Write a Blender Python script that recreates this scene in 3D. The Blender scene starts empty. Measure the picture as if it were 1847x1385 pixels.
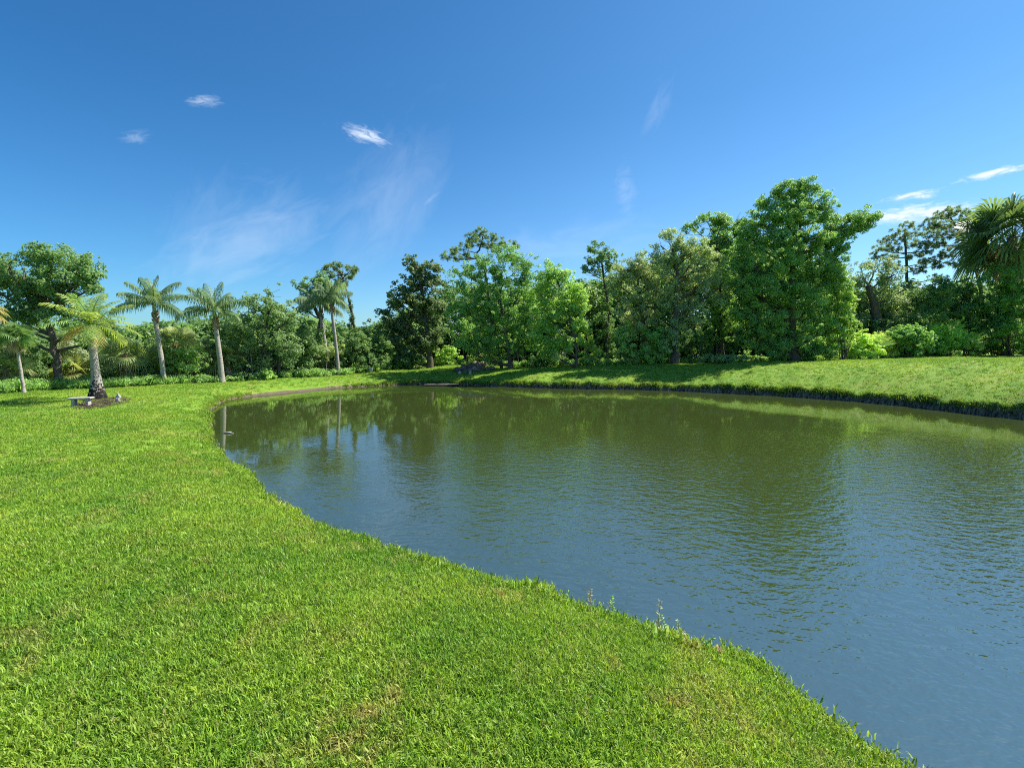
import bpy, math, random
import numpy as np
from mathutils import Vector

random.seed(7)
RNG = np.random.default_rng(11)
SC = bpy.context.scene
COL = SC.collection

# ------------------------------------------------------------------ camera
HC, FPX, CU, CV, HV = 2.6, 850.0, 923.5, 692.5, 622.0
PITCH = math.atan((CV - HV) / FPX)
cam_d = bpy.data.cameras.new('camera')
cam = bpy.data.objects.new('camera', cam_d)
COL.objects.link(cam)
cam_d.sensor_width = 36.0
cam_d.lens = 36.0 * FPX / 1847.0
cam_d.clip_start, cam_d.clip_end = 0.1, 3000
cam.location = (0, 0, HC)
cam.rotation_euler = (math.radians(90) - PITCH, 0, 0)
SC.camera = cam

# ------------------------------------------------------------------ light
SUN_EL = 50.0
SUN_DIR = Vector((0.90, 0.41, 0)).normalized() * math.cos(math.radians(SUN_EL))
SUN_DIR.z = math.sin(math.radians(SUN_EL))
sun_d = bpy.data.lights.new('sun', 'SUN')
sun_d.energy = 3.9
sun_d.angle = math.radians(0.5)
sun_d.color = (1.0, 0.95, 0.86)
sun = bpy.data.objects.new('sun', sun_d)
COL.objects.link(sun)
sun.location = (30, 10, 60)
sun.rotation_euler = SUN_DIR.to_track_quat('Z', 'Y').to_euler()

SKY_STRENGTH, SKY_SAT = 0.10, 1.06
EXPOSURE = 1.24
SC.view_settings.view_transform = 'Standard'
SC.view_settings.look = 'None'
SC.view_settings.exposure = EXPOSURE
SC.view_settings.gamma = 1.0
SC.render.engine = 'CYCLES'
SC.cycles.max_bounces = 7
SC.cycles.diffuse_bounces = 4
SC.cycles.glossy_bounces = 2
SC.cycles.transmission_bounces = 5
SC.cycles.adaptive_threshold = 0.02
SC.cycles.use_denoising = False
SC.cycles.pixel_filter_type = 'BLACKMAN_HARRIS'
SC.cycles.filter_width = 1.05
SC.cycles.caustics_reflective = False
SC.cycles.caustics_refractive = False


def ray(u, v):
    x, y = (u - CU) / FPX, (CV - v) / FPX
    cp, sp = math.cos(PITCH), math.sin(PITCH)
    return np.array([x, cp + y * sp, -sp + y * cp])


def pt(u, v, D):
    d = ray(u, v)
    return np.array([0, 0, HC]) + d * (D / d[1])


def onz(u, v, z):
    d = ray(u, v)
    return np.array([0, 0, HC]) + d * ((z - HC) / d[2])


def mpp(v, D):
    return abs(pt(CU + 1, v, D)[0] - pt(CU, v, D)[0])


# ------------------------------------------------------------------ node helper
class NT:
    def __init__(s, tree):
        s.t = tree
        s.t.nodes.clear()

    def n(s, typ, **kw):
        nd = s.t.nodes.new(typ)
        for k, v in kw.items():
            if k.startswith('i_'):
                key = k[2:]
                key = int(key) if key.isdigit() else key
                s.put(nd.inputs[key], v)
            else:
                setattr(nd, k, v)
        return nd

    def put(s, sock, v):
        if isinstance(v, bpy.types.NodeSocket):
            s.t.links.new(v, sock)
        else:
            sock.default_value = v

    def math(s, op, a, b=0.0, clamp=False):
        nd = s.t.nodes.new('ShaderNodeMath')
        nd.operation = op
        nd.use_clamp = clamp
        s.put(nd.inputs[0], a)
        s.put(nd.inputs[1], b)
        return nd.outputs[0]

    def mix(s, f, a, b, mode='MIX'):
        nd = s.t.nodes.new('ShaderNodeMix')
        nd.data_type = 'RGBA'
        nd.blend_type = mode
        s.put(nd.inputs[0], f)
        s.put(nd.inputs[6], a)
        s.put(nd.inputs[7], b)
        return nd.outputs[2]

    def noise(s, vec, scale, detail=3.0, rough=0.55, dist=0.0):
        nd = s.t.nodes.new('ShaderNodeTexNoise')
        s.put(nd.inputs['Vector'], vec)
        nd.inputs['Scale'].default_value = scale
        nd.inputs['Detail'].default_value = detail
        nd.inputs['Roughness'].default_value = rough
        nd.inputs['Distortion'].default_value = dist
        return nd.outputs['Fac']

    def ramp(s, f, a, b, c0=(0, 0, 0, 1), c1=(1, 1, 1, 1)):
        nd = s.t.nodes.new('ShaderNodeMapRange')
        nd.clamp = True
        s.put(nd.inputs[0], f)
        nd.inputs[1].default_value = a
        nd.inputs[2].default_value = b
        return nd.outputs[0]


def mat(name):
    m = bpy.data.materials.new(name)
    m.use_nodes = True
    return m, NT(m.node_tree)


def rgba(c):
    return (c[0], c[1], c[2], 1.0)


# ------------------------------------------------------------------ world
world = bpy.data.worlds.new('World')
SC.world = world
world.use_nodes = True
W = NT(world.node_tree)
sky = W.n('ShaderNodeTexSky', sky_type='NISHITA', sun_disc=False)
sky.sun_elevation = math.radians(SUN_EL)
sky.sun_rotation = math.atan2(SUN_DIR.x, SUN_DIR.y)
sky.altitude = 10
sky.air_density = 1.1
sky.dust_density = 0.35
sky.ozone_density = 3.2
hsv = W.n('ShaderNodeHueSaturation')
hsv.inputs['Saturation'].default_value = SKY_SAT
hsv.inputs['Hue'].default_value = 0.497
W.put(hsv.inputs['Color'], sky.outputs[0])
tc = W.n('ShaderNodeTexCoord')
elev = W.n('ShaderNodeSeparateXYZ', i_0=tc.outputs['Generated']).outputs[2]
lowf = W.ramp(elev, .02, .42)
skyt = W.mix(1.0, hsv.outputs[0], W.mix(lowf, (.50, .65, .78, 1), (.30, .53, .66, 1)), 'MULTIPLY')
side = W.ramp(W.n('ShaderNodeSeparateXYZ', i_0=tc.outputs['Generated']).outputs[0], -.75, .25)
skyt = W.mix(1.0, skyt, W.mix(side, (.50, .76, .89, 1), (.90, .91, .93, 1)), 'MULTIPLY')
dirv = tc.outputs['Generated']


def vdot(a, b):
    nd = W.t.nodes.new('ShaderNodeVectorMath')
    nd.operation = 'DOT_PRODUCT'
    W.put(nd.inputs[0], a)
    W.put(nd.inputs[1], b)
    return nd.outputs['Value']


# thin cirrus: (pixel of the photograph, half sizes, tilt in degrees, opacity, noise scale, stretch)
CLOUDS = [(1650, 386, 95, 20, 6, 1.0, 12), (1640, 353, 44, 7, 14, .85, 15), (1665, 354, 24, 6, 4, .7, 17),
          (1792, 313, 54, 9, 17, .95, 14), (1735, 374, 40, 8, 14, .25, 15), (662, 245, 46, 13, -16, .6, 14),
          (368, 182, 32, 10, 0, .32, 12), (246, 248, 26, 12, 10, .16, 11), (1128, 345, 22, 50, 12, .11, 9),
          (440, 430, 190, 90, 25, .16, 3), (700, 370, 170, 90, 50, .10, 3), (1000, 440, 220, 40, 5, .10, 3), (1185, 198, 50, 22, 70, .07, 7),
          (360, 400, 110, 60, 60, .06, 4), (775, 360, 26, 7, 38, .14, 14), (1090, 420, 90, 26, 20, .06, 6)]
mask = None
for (cu, cv, a, b, tilt, op, nsc) in CLOUDS:
    c = Vector(ray(cu, cv)).normalized()
    r0 = Vector((1, 0, 0)) - c * c.x
    r0.normalize()
    u0 = r0.cross(c)
    t = math.radians(tilt)
    T = r0 * math.cos(t) + u0 * math.sin(t)
    B = -r0 * math.sin(t) + u0 * math.cos(t)
    kk = FPX * (ray(cu, cv)[1] ** 2 + 0.2) ** 0
    x = W.math('MULTIPLY', vdot(dirv, tuple(T)), FPX / a * (1 + ((cu - CU) / FPX) ** 2) ** .5)
    y = W.math('MULTIPLY', vdot(dirv, tuple(B)), FPX / b * (1 + ((cu - CU) / FPX) ** 2) ** .5)
    front = W.math('GREATER_THAN', vdot(dirv, tuple(c)), 0.2)
    cb = W.n('ShaderNodeCombineXYZ', i_0=W.math('MULTIPLY', x, 1.1 * a / 45 + .3), i_1=W.math('MULTIPLY', y, 1.1 * b / 20 + .5), i_2=cu * .013)
    nz = W.noise(cb.outputs[0], 1.7 * nsc / 13, 5.0, 0.62, 0.7)
    r2 = W.math('ADD', W.math('MULTIPLY', x, x), W.math('MULTIPLY', y, y))
    g = W.math('POWER', 2.718, W.math('MULTIPLY', r2, -1.0))
    k = W.ramp(W.math('ADD', W.math('MULTIPLY', g, 0.62), W.math('MULTIPLY', nz, 1.25)), 0.88, 1.35)
    k = W.math('MULTIPLY', W.math('MULTIPLY', k, g), W.math('MULTIPLY', front, op * 1.35), True)
    mask = k if mask is None else W.math('MAXIMUM', mask, k)
skyc = W.mix(mask, skyt, (4.0, 4.5, 5.1, 1))
bg = W.n('ShaderNodeBackground', i_Color=skyc, i_Strength=SKY_STRENGTH)
wo = W.n('ShaderNodeOutputWorld', i_Surface=bg.outputs[0])


# ------------------------------------------------------------------ object helpers
def tag(o, label=None, cat=None, group=None, kind=None):
    if label: o['label'] = label
    if cat: o['category'] = cat
    if group: o['group'] = group
    if kind: o['kind'] = kind
    return o


def empty(name, loc, label=None, cat=None, group=None):
    o = bpy.data.objects.new(name, None)
    o.empty_display_size = 0.3
    COL.objects.link(o)
    o.location = loc
    return tag(o, label, cat, group)


def link_mesh(name, me, m, parent=None, smooth=False):
    o = bpy.data.objects.new(name, me)
    COL.objects.link(o)
    if m is not None:
        me.materials.append(m)
    if parent is not None:
        o.parent = parent
    if smooth:
        me.polygons.foreach_set('use_smooth', np.ones(len(me.polygons), bool))
    return o


def quads_mesh(name, V, tint=None):
    """V: (n,4,3) separate quads"""
    n = len(V)
    me = bpy.data.meshes.new(name)
    me.vertices.add(n * 4)
    me.vertices.foreach_set('co', np.ascontiguousarray(V, dtype=np.float32).ravel())
    me.loops.add(n * 4)
    me.loops.foreach_set('vertex_index', np.arange(n * 4, dtype=np.int32))
    me.polygons.add(n)
    me.polygons.foreach_set('loop_start', np.arange(0, n * 4, 4, dtype=np.int32))
    if tint is not None:
        at = me.attributes.new('tint', 'FLOAT', 'FACE')
        at.data.foreach_set('value', np.asarray(tint, dtype=np.float32))
    me.update()
    return me


class MB:
    """collects simple shapes into one mesh"""
    def __init__(s):
        s.v, s.f = [], []

    def add(s, v, f):
        b = len(s.v)
        s.v += [tuple(p) for p in v]
        s.f += [tuple(i + b for i in q) for q in f]

    def tube(s, pts, rad, n=8, cap=True, wob=0.0):
        pts = [Vector(p) for p in pts]
        vs, fs = [], []
        for i, p in enumerate(pts):
            d = (pts[min(i + 1, len(pts) - 1)] - pts[max(i - 1, 0)]).normalized()
            a = d.cross(Vector((0.31, 0.95, 0.05)))
            if a.length < 1e-4: a = d.cross(Vector((1, 0, 0)))
            a.normalize()
            b = d.cross(a)
            for k in range(n):
                t = 2 * math.pi * k / n
                r = rad[i] * (1 + wob * random.uniform(-1, 1))
                vs.append(p + a * math.cos(t) * r + b * math.sin(t) * r)
        for i in range(len(pts) - 1):
            for k in range(n):
                k2 = (k + 1) % n
                fs.append((i * n + k, i * n + k2, (i + 1) * n + k2, (i + 1) * n + k))
        if cap:
            fs.append(tuple(range(n))[::-1])
            fs.append(tuple((len(pts) - 1) * n + k for k in range(n)))
        s.add(vs, fs)

    def box(s, c, h, rz=0.0, bev=0.0):
        """bevelled box: centre, half sizes"""
        x, y, z = h
        cs, sn = math.cos(rz), math.sin(rz)
        b = min(bev, x * .4, y * .4, z * .4)
        vs, lay = [], [(-z, b), (-z + b, 0), (z - b, 0), (z, b)]
        for (zz, ins) in lay:
            X, Y = x - ins, y - ins
            for (px, py) in ((-X + b, -Y), (X - b, -Y), (X, -Y + b), (X, Y - b), (X - b, Y), (-X + b, Y), (-X, Y - b), (-X, -Y + b)):
                vs.append((c[0] + px * cs - py * sn, c[1] + px * sn + py * cs, c[2] + zz))
        fs = [tuple(range(8))[::-1], tuple(range(24, 32))]
        for i in range(3):
            for k in range(8):
                fs.append((i * 8 + k, i * 8 + (k + 1) % 8, i * 8 + 8 + (k + 1) % 8, i * 8 + 8 + k))
        s.add(vs, fs)

    def mesh(s, name):
        me = bpy.data.meshes.new(name)
        me.from_pydata(s.v, [], s.f)
        me.update()
        return me

    def build(s, name, m, parent=None, smooth=True):
        return link_mesh(name, s.mesh(name), m, parent, smooth)


# ------------------------------------------------------------------ shoreline and terrain
# waterline in the photograph: (u, v, bank lip m, lawn height m, distance over which it gets there)
SH = [(1650, 1400, .10, .48, 2.0), (1400, 1214, .10, .48, 2.0), (1200, 1155, .10, .48, 2.0), (1000, 1086, .10, .48, 2.0),
      (850, 1042, .10, .48, 2.0), (690, 990, .10, .48, 2.0), (600, 957, .10, .48, 2.0), (505, 909, .10, .48, 2.0),
      (452, 866, .11, .48, 2.0), (412, 830, .12, .48, 2.0), (388, 803, .14, .48, 2.0), (380, 778, .18, .48, 2.0),
      (380, 752, .20, .50, 1.8), (385, 735, .20, .50, 1.8), (425, 719, .14, .52, 2.0), (537, 707, .10, .58, 2.5),
      (613, 700, .12, .64, 3.0), (734, 694, .19, .78, 4.0), (810, 693.5, .22, .92, 4.6), (900, 697, .30, 1.02, 5.0),
      (1000, 700.5, .34, 1.10, 5.4), (1180, 704, .36, 1.25, 5.8), (1300, 709, .40, 1.40, 6.0), (1478, 719, .43, 1.60, 6.4),
      (1626, 732, .45, 1.82, 6.6), (1847, 756, .45, 2.0, 6.8)]
shp = [(onz(u, v, 0.0)[:2], l, h, d) for (u, v, l, h, d) in SH]
ctrl = [(p[0], p[1], l, h, d) for (p, l, h, d) in shp]
ctrl += [(22.6, 13.4, .45, 2.0, 6.8), (26.5, 9.0, .4, 1.6, 6), (28.0, 4.0, .3, 1.0, 4), (25.0, -1.5, .2, .6, 3), (18.0, -4.2, .12, .45, 2.2),
         (11.0, -3.2, .10, .45, 2.2), (6.0, -0.8, .10, .45, 2.2)]
ctrl = np.array(ctrl)


def catmull(P, per=14):
    n, out = len(P), []
    for i in range(n):
        p0, p1, p2, p3 = P[i - 1], P[i], P[(i + 1) % n], P[(i + 2) % n]
        L = np.linalg.norm(p2[:2] - p1[:2])
        k = max(2, int(L / 0.22))
        for j in range(k):
            t = j / k
            out.append(0.5 * (2 * p1 + (p2 - p0) * t + (2 * p0 - 5 * p1 + 4 * p2 - p3) * t * t + (3 * p1 - p0 - 3 * p2 + p3) * t ** 3))
    return np.array(out)


S = catmull(ctrl)
# resample evenly
seg = np.linalg.norm(np.roll(S[:, :2], -1, 0) - S[:, :2], axis=1)
cum = np.concatenate([[0], np.cumsum(seg)])
tot = cum[-1]
NS = int(tot / 0.16)
tt = np.linspace(0, tot, NS, endpoint=False)
Sx = np.concatenate([S, S[:1]])
S = np.stack([np.interp(tt, cum, Sx[:, k]) for k in range(5)], 1)


def wsum(seed, x, fs):
    r = np.random.default_rng(seed)
    o = np.zeros_like(x)
    for f in fs:
        o += np.sin(x * f * r.uniform(.85, 1.15) + r.uniform(0, 6.28)) / len(fs)
    return o


def smooth(A, w):
    k = np.hanning(2 * w + 3)
    k /= k.sum()
    out = np.empty_like(A)
    for c in range(A.shape[1]):
        out[:, c] = np.convolve(np.concatenate([A[-w - 1:, c], A[:, c], A[:w + 1, c]]), k, 'valid')
    return out


tang = np.roll(S[:, :2], -1, 0) - np.roll(S[:, :2], 1, 0)
area = 0.5 * np.sum(S[:, 0] * np.roll(S[:, 1], -1) - np.roll(S[:, 0], -1) * S[:, 1])
nrm = np.stack([tang[:, 1], -tang[:, 0]], 1) * (1 if area > 0 else -1)
nrm /= np.linalg.norm(nrm, axis=1)[:, None]
# small irregularities of the waterline
wob = 0.09 * wsum(3, tt, [1.1, 2.3, 4.1, 7.3]) + 0.03 * wsum(5, tt, [9, 13, 17])
S[:, :2] += nrm * wob[:, None]
S[:, 2] *= 1 + 0.42 * wsum(8, tt, [.6, 1.7, 3.3, 6.1, 11])
nrmA = smooth(nrm, 6)
nrmA /= np.linalg.norm(nrmA, axis=1)[:, None]
nrmB = smooth(nrm, 40)
nrmB /= np.linalg.norm(nrmB, axis=1)[:, None]


def inside(P):
    """points in the pond polygon"""
    x, y = P[:, 0], P[:, 1]
    r = np.zeros(len(P), bool)
    X, Y = S[:, 0], S[:, 1]
    X2, Y2 = np.roll(X, -1), np.roll(Y, -1)
    for i in range(NS):
        c = (Y[i] > y) != (Y2[i] > y)
        if c.any():
            xi = (X2[i] - X[i]) * (y - Y[i]) / (Y2[i] - Y[i] + 1e-12) + X[i]
            r ^= c & (x < xi)
    return r


PARAM = smooth(S[:, 2:5], 10)


def terrain(P):
    """height and distance from the waterline for (n,2) points outside the pond"""
    P = np.atleast_2d(np.asarray(P, float))[:, :2]
    h = np.empty(len(P)); s = np.empty(len(P))
    for a in range(0, len(P), 4000):
        q = P[a:a + 4000]
        d2 = ((q[:, None, :] - S[None, :, :2]) ** 2).sum(2)
        i = d2.argmin(1)
        dist = np.sqrt(d2[np.arange(len(q)), i])
        l = S[i, 2]; pl = PARAM[i, 1]; pd = PARAM[i, 2]
        f = np.clip((dist - .14) / pd, 0, 1)
        f = 1 - (1 - f) ** 2
        hh = np.where(dist < .16, l * np.clip(dist / .16, 0, 1) ** .7, l + (pl - l) * f)
        hh = hh + np.clip((dist - .5) / 2, 0, 1) * (0.03 * np.sin(q[:, 0] * .9 + 1.3 * np.sin(q[:, 1] * .5)) + 0.025 * np.sin(q[:, 1] * 1.1 + q[:, 0] * .4))
        h[a:a + 4000] = hh; s[a:a + 4000] = dist
    return h, s


def tz(x, y):
    return float(terrain([[x, y]])[0][0])


def hit(u, v, lo=6.0, hi=85.0):
    """ground point seen at a pixel"""
    ys = np.linspace(lo, hi, 700)
    d = ray(u, v)
    P = np.array([0, 0, HC]) + d[None, :] * (ys / d[1])[:, None]
    h, _ = terrain(P)
    ins = inside(P)
    below = (P[:, 2] <= h) & ~ins
    k = np.argmax(below) if below.any() else len(ys) - 1
    return np.array([P[k, 0], P[k, 1], h[k]])


# edge of the mown grass towards the thicket (pixels of the photograph)
EDGE = [(0, 711), (100, 703), (250, 697), (400, 690), (560, 681), (680, 670), (770, 662), (830, 659), (960, 663), (1100, 659), (1300, 655), (1430, 651),
        (1600, 647), (1847, 640)]
EDP = np.array([hit(u, v) for u, v in EDGE])
EDA = np.arctan2(EDP[:, 0], EDP[:, 1])
EDR = np.hypot(EDP[:, 0], EDP[:, 1])


def edge_r(x, y):
    return np.interp(np.arctan2(x, y), EDA, EDR)


# terrain mesh: rings offset from the waterline
OFF = [-1.6, -.5, -.04, .03, .07, .11, .16, .22, .32, .5, .75, 1.05, 1.4, 1.8, 2.3, 2.9, 3.6, 4.4, 5.4, 6.6, 8, 9.6, 11.5, 13.5, 16, 19, 23, 28, 34, 42, 55, 80, 140, 300, 900]
rings = []
for o in OFF:
    nn = nrmA if o < 1 else nrmB * min(1, (o - 1) / 4 + .2) + nrmA * (1 - min(1, (o - 1) / 4 + .2))
    nn = nn / np.linalg.norm(nn, axis=1)[:, None]
    xy = S[:, :2] + nn * o
    if o <= -.04:
        z = np.full(NS, {-1.6: -.7, -.5: -.3, -.04: -.06}[o])
    else:
        z, _ = terrain(xy)
        if .0 < o < .2:
            z = z + 0.035 * wsum(int(o * 100), tt, [17, 25, 33])
        z = np.maximum(z, .012)
    rings.append(np.column_stack([xy, z]))
TV = np.concatenate(rings)
TF = []
idx = np.arange(NS)
for r in range(len(OFF) - 1):
    a = r * NS + idx; b = r * NS + (idx + 1) % NS
    TF.append(np.stack([a, b, b + NS, a + NS], 1))
TF = np.concatenate(TF)
if area < 0:
    TF = TF[:, ::-1]
me = bpy.data.meshes.new('lawn')
me.from_pydata(TV.tolist(), [], TF[:, ::-1].tolist())
offs = np.repeat(np.array(OFF), NS)
rr = np.hypot(TV[:, 0], TV[:, 1])
er = edge_r(TV[:, 0], TV[:, 1])
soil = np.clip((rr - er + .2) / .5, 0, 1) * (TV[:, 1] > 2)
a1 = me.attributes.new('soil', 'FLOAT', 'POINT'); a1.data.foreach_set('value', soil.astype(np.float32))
bank = np.clip(1 - (offs - .13) / .07, 0, 1)
# bare strip of mud at the shallow far left shore
pa = np.tile(np.arange(NS), len(OFF))
uu0, uu1 = onz(420, 719, 0)[:2], onz(640, 699, 0)[:2]
m0 = np.argmin(((S[:, :2] - uu0) ** 2).sum(1)); m1 = np.argmin(((S[:, :2] - uu1) ** 2).sum(1))
lo_, hi_ = min(m0, m1), max(m0, m1)
inr = (pa > lo_) & (pa < hi_)
wd = .24 * np.sin(np.clip((pa - lo_) / (hi_ - lo_), 0, 1) * math.pi) ** .7
mud = np.where(inr, np.clip((wd - offs) / .12, 0, 1), 0)
a2 = me.attributes.new('bank', 'FLOAT', 'POINT'); a2.data.foreach_set('value', np.maximum(bank, 0).astype(np.float32))
a3 = me.attributes.new('mud', 'FLOAT', 'POINT'); a3.data.foreach_set('value', mud.astype(np.float32))
me.update()

m_lawn, N = mat('lawn')
geo = N.n('ShaderNodeNewGeometry')
pos = geo.outputs['Position']


def grass_colour(N, pos):
    """living blade colour with yellowed and dry patches, shared by ground and blades"""
    big = N.noise(pos, .35, 3)
    mid = N.noise(pos, 1.6, 4)
    fine = N.noise(pos, 9, 3)
    c = N.mix(N.ramp(N.math('ADD', N.math('MULTIPLY', big, .6), N.math('MULTIPLY', N.noise(pos, .9, 4, .6), .4)), .40, .60), (.148, .300, .030, 1), (.250, .392, .040, 1))
    c = N.mix(N.math('MULTIPLY', N.ramp(mid, .45, .75), .55), c, (.32, .400, .056, 1))
    dry = N.math('MULTIPLY', N.ramp(N.noise(pos, 1.15, 6, .68), .525, .67), N.ramp(fine, .35, .62))
    c = N.mix(N.math('MULTIPLY', dry, .65), c, (.46, .36, .13, 1))
    return c


gc = grass_colour(N, pos)
mott = N.noise(pos, 26, 5, .7)
gc = N.mix(N.ramp(mott, .30, .68), N.mix(.5, gc, (.015, .06, .005, 1)), gc)
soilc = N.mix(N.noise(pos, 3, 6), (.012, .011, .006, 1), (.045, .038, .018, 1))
mudc = N.mix(N.noise(pos, 5, 6, .7), (.07, .055, .038, 1), (.20, .16, .115, 1))
mpb = N.n('ShaderNodeMapping')
N.put(mpb.inputs['Vector'], pos)
mpb.inputs['Scale'].default_value = (1, 1, .25)
bankc = N.mix(N.ramp(N.noise(mpb.outputs[0], 11, 6, .75), .42, .68), (.020, .016, .010, 1), (.38, .29, .20, 1))
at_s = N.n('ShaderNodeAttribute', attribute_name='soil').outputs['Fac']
at_b = N.n('ShaderNodeAttribute', attribute_name='bank').outputs['Fac']
at_m = N.n('ShaderNodeAttribute', attribute_name='mud').outputs['Fac']
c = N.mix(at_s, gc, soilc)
c = N.mix(at_b, c, bankc)
c = N.mix(N.ramp(N.math('ADD', at_m, N.math('MULTIPLY', N.noise(pos, 7, 4), .5)), .6, .9), c, mudc)
bmp = N.n('ShaderNodeBump', i_Height=N.noise(pos, 40, 4, .7), i_Strength=.6, i_Distance=.05)
pb = N.n('ShaderNodeBsdfPrincipled')
N.put(pb.inputs['Base Color'], c)
pb.inputs['Roughness'].default_value = .85
pb.inputs['Specular IOR Level'].default_value = .15
N.put(pb.inputs['Normal'], bmp.outputs[0])
N.n('ShaderNodeOutputMaterial', i_Surface=pb.outputs[0])
lawn = link_mesh('lawn', me, m_lawn, smooth=True)
tag(lawn, 'bright green mown lawn around the pond', None, None, 'structure')

# ------------------------------------------------------------------ water
wp = np.column_stack([S[:, :2] + nrmA * .035, np.zeros(NS)])
me = bpy.data.meshes.new('pond_water')
me.from_pydata(wp.tolist(), [], [tuple(range(NS)) if area > 0 else tuple(range(NS))[::-1]])
me.update()
m_water, N = mat('pond_water')
geo = N.n('ShaderNodeNewGeometry')
pos = geo.outputs['Position']


def rings_tex(cx, cy, wl, dist=.6, dsc=1.2):
    sub = N.n('ShaderNodeVectorMath', operation='SUBTRACT')
    N.put(sub.inputs[0], pos)
    sub.inputs[1].default_value = (cx, cy, 0)
    wt = N.n('ShaderNodeTexWave', wave_type='RINGS', rings_direction='Z', wave_profile='SIN')
    N.put(wt.inputs['Vector'], sub.outputs[0])
    wt.inputs['Scale'].default_value = .314 / wl * 1.0
    wt.inputs['Distortion'].default_value = dist
    wt.inputs['Detail'].default_value = 2
    wt.inputs['Detail Scale'].default_value = dsc
    return wt.outputs['Fac']


def mapped(sx, sy, rz):
    mp = N.n('ShaderNodeMapping')
    N.put(mp.inputs['Vector'], pos)
    mp.inputs['Scale'].default_value = (sx, sy, 1)
    mp.inputs['Rotation'].default_value = (0, 0, rz)
    return mp.outputs[0]


src = onz(1540, 800, 0)
w1 = rings_tex(src[0] + .5, src[1] + 2.0, .17, 3.2, .9)
ds = N.n('ShaderNodeVectorMath', operation='DISTANCE')
N.put(ds.inputs[0], pos)
ds.inputs[1].default_value = (src[0], src[1], 0)
w1 = N.math('MULTIPLY', w1, N.ramp(N.math('ADD', N.math('MULTIPLY', ds.outputs['Value'], -.10), N.noise(pos, .5, 2)), -.35, .25))
n1 = N.noise(mapped(1.0, 1.7, .35), 3.4, 3, .55)
n2 = N.noise(mapped(1.0, 1.4, -.4), 8, 2, .5)
n3 = N.noise(mapped(1, 1.3, .1), .45, 2)
# calm lee near the lawn, livelier water in the middle
dc = N.n('ShaderNodeVectorMath', operation='DISTANCE')
mpc = N.n('ShaderNodeMapping')
N.put(mpc.inputs['Vector'], pos)
mpc.inputs['Location'].default_value = (-5.8, -9.0, 0)
N.put(dc.inputs[0], mpc.outputs[0])
ysep = N.n('ShaderNodeSeparateXYZ', i_0=pos).outputs[1]
calm = N.ramp(N.math('ADD', N.math('MULTIPLY', dc.outputs['Value'], -.076), N.math('ADD', N.math('MULTIPLY', N.noise(pos, .28, 3), .8), N.math('MULTIPLY', N.noise(pos, 1.1, 2), .35))), -.30, .16)
hgt = N.math('ADD', N.math('MULTIPLY', w1, .22), 0)
hgt = N.math('ADD', hgt, N.math('MULTIPLY', n1, 1.15))
hgt = N.math('ADD', hgt, N.math('MULTIPLY', n2, .75))
calm = N.math('MULTIPLY', calm, N.math('SUBTRACT', 1.0, N.ramp(N.math('ADD', ysep, N.math('MULTIPLY', N.noise(pos, .4, 2), 4)), 12.5, 17.5)))
hgt = N.math('ADD', N.math('MULTIPLY', hgt, N.math('ADD', N.math('MULTIPLY', calm, .90), .04)), N.math('MULTIPLY', n3, .25))
bmp = N.n('ShaderNodeBump', i_Height=hgt, i_Strength=1.0, i_Distance=.0145)
body = N.mix(N.noise(pos, .12, 2), (.034, .051, .012, 1), (.045, .061, .014, 1))
df = N.n('ShaderNodeBsdfDiffuse', i_Color=body)
gl = N.n('ShaderNodeBsdfGlossy', i_Roughness=.025)
gl.inputs['Color'].default_value = (.95, .97, 1, 1)
N.put(gl.inputs['Normal'], bmp.outputs[0])
fr = N.n('ShaderNodeFresnel', i_IOR=3.9)
N.put(fr.inputs['Normal'], bmp.outputs[0])
ms = N.n('ShaderNodeMixShader', i_0=fr.outputs[0], i_1=df.outputs[0], i_2=gl.outputs[0])
N.n('ShaderNodeOutputMaterial', i_Surface=ms.outputs[0])
water = link_mesh('pond_water', me, m_water)
tag(water, 'olive green pond water with blue sky reflections', None, None, 'structure')

# ------------------------------------------------------------------ vegetation materials
m_leaf, N = mat('leaf')
oi = N.n('ShaderNodeObjectInfo')
ti = N.n('ShaderNodeAttribute', attribute_name='tint').outputs['Fac']
hs = N.n('ShaderNodeHueSaturation')
hs.inputs['Saturation'].default_value = .84
N.put(hs.inputs['Color'], oi.outputs['Color'])
N.put(hs.inputs['Value'], N.math('ADD', N.math('MULTIPLY', ti, 2.7), 2.6))
N.put(hs.inputs['Hue'], N.math('ADD', N.math('MULTIPLY', ti, -.035), .517))
pb = N.n('ShaderNodeBsdfPrincipled')
N.put(pb.inputs['Base Color'], hs.outputs[0])
pb.inputs['Roughness'].default_value = .5
pb.inputs['Specular IOR Level'].default_value = .28
tr = N.n('ShaderNodeBsdfTranslucent', i_Color=N.mix(.5, hs.outputs[0], N.mix(1.0, hs.outputs[0], (1.5, 1.5, .5, 1), 'MULTIPLY')))
ms = N.n('ShaderNodeMixShader', i_0=.47, i_1=pb.outputs[0], i_2=tr.outputs[0])
N.n('ShaderNodeOutputMaterial', i_Surface=ms.outputs[0])

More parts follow.
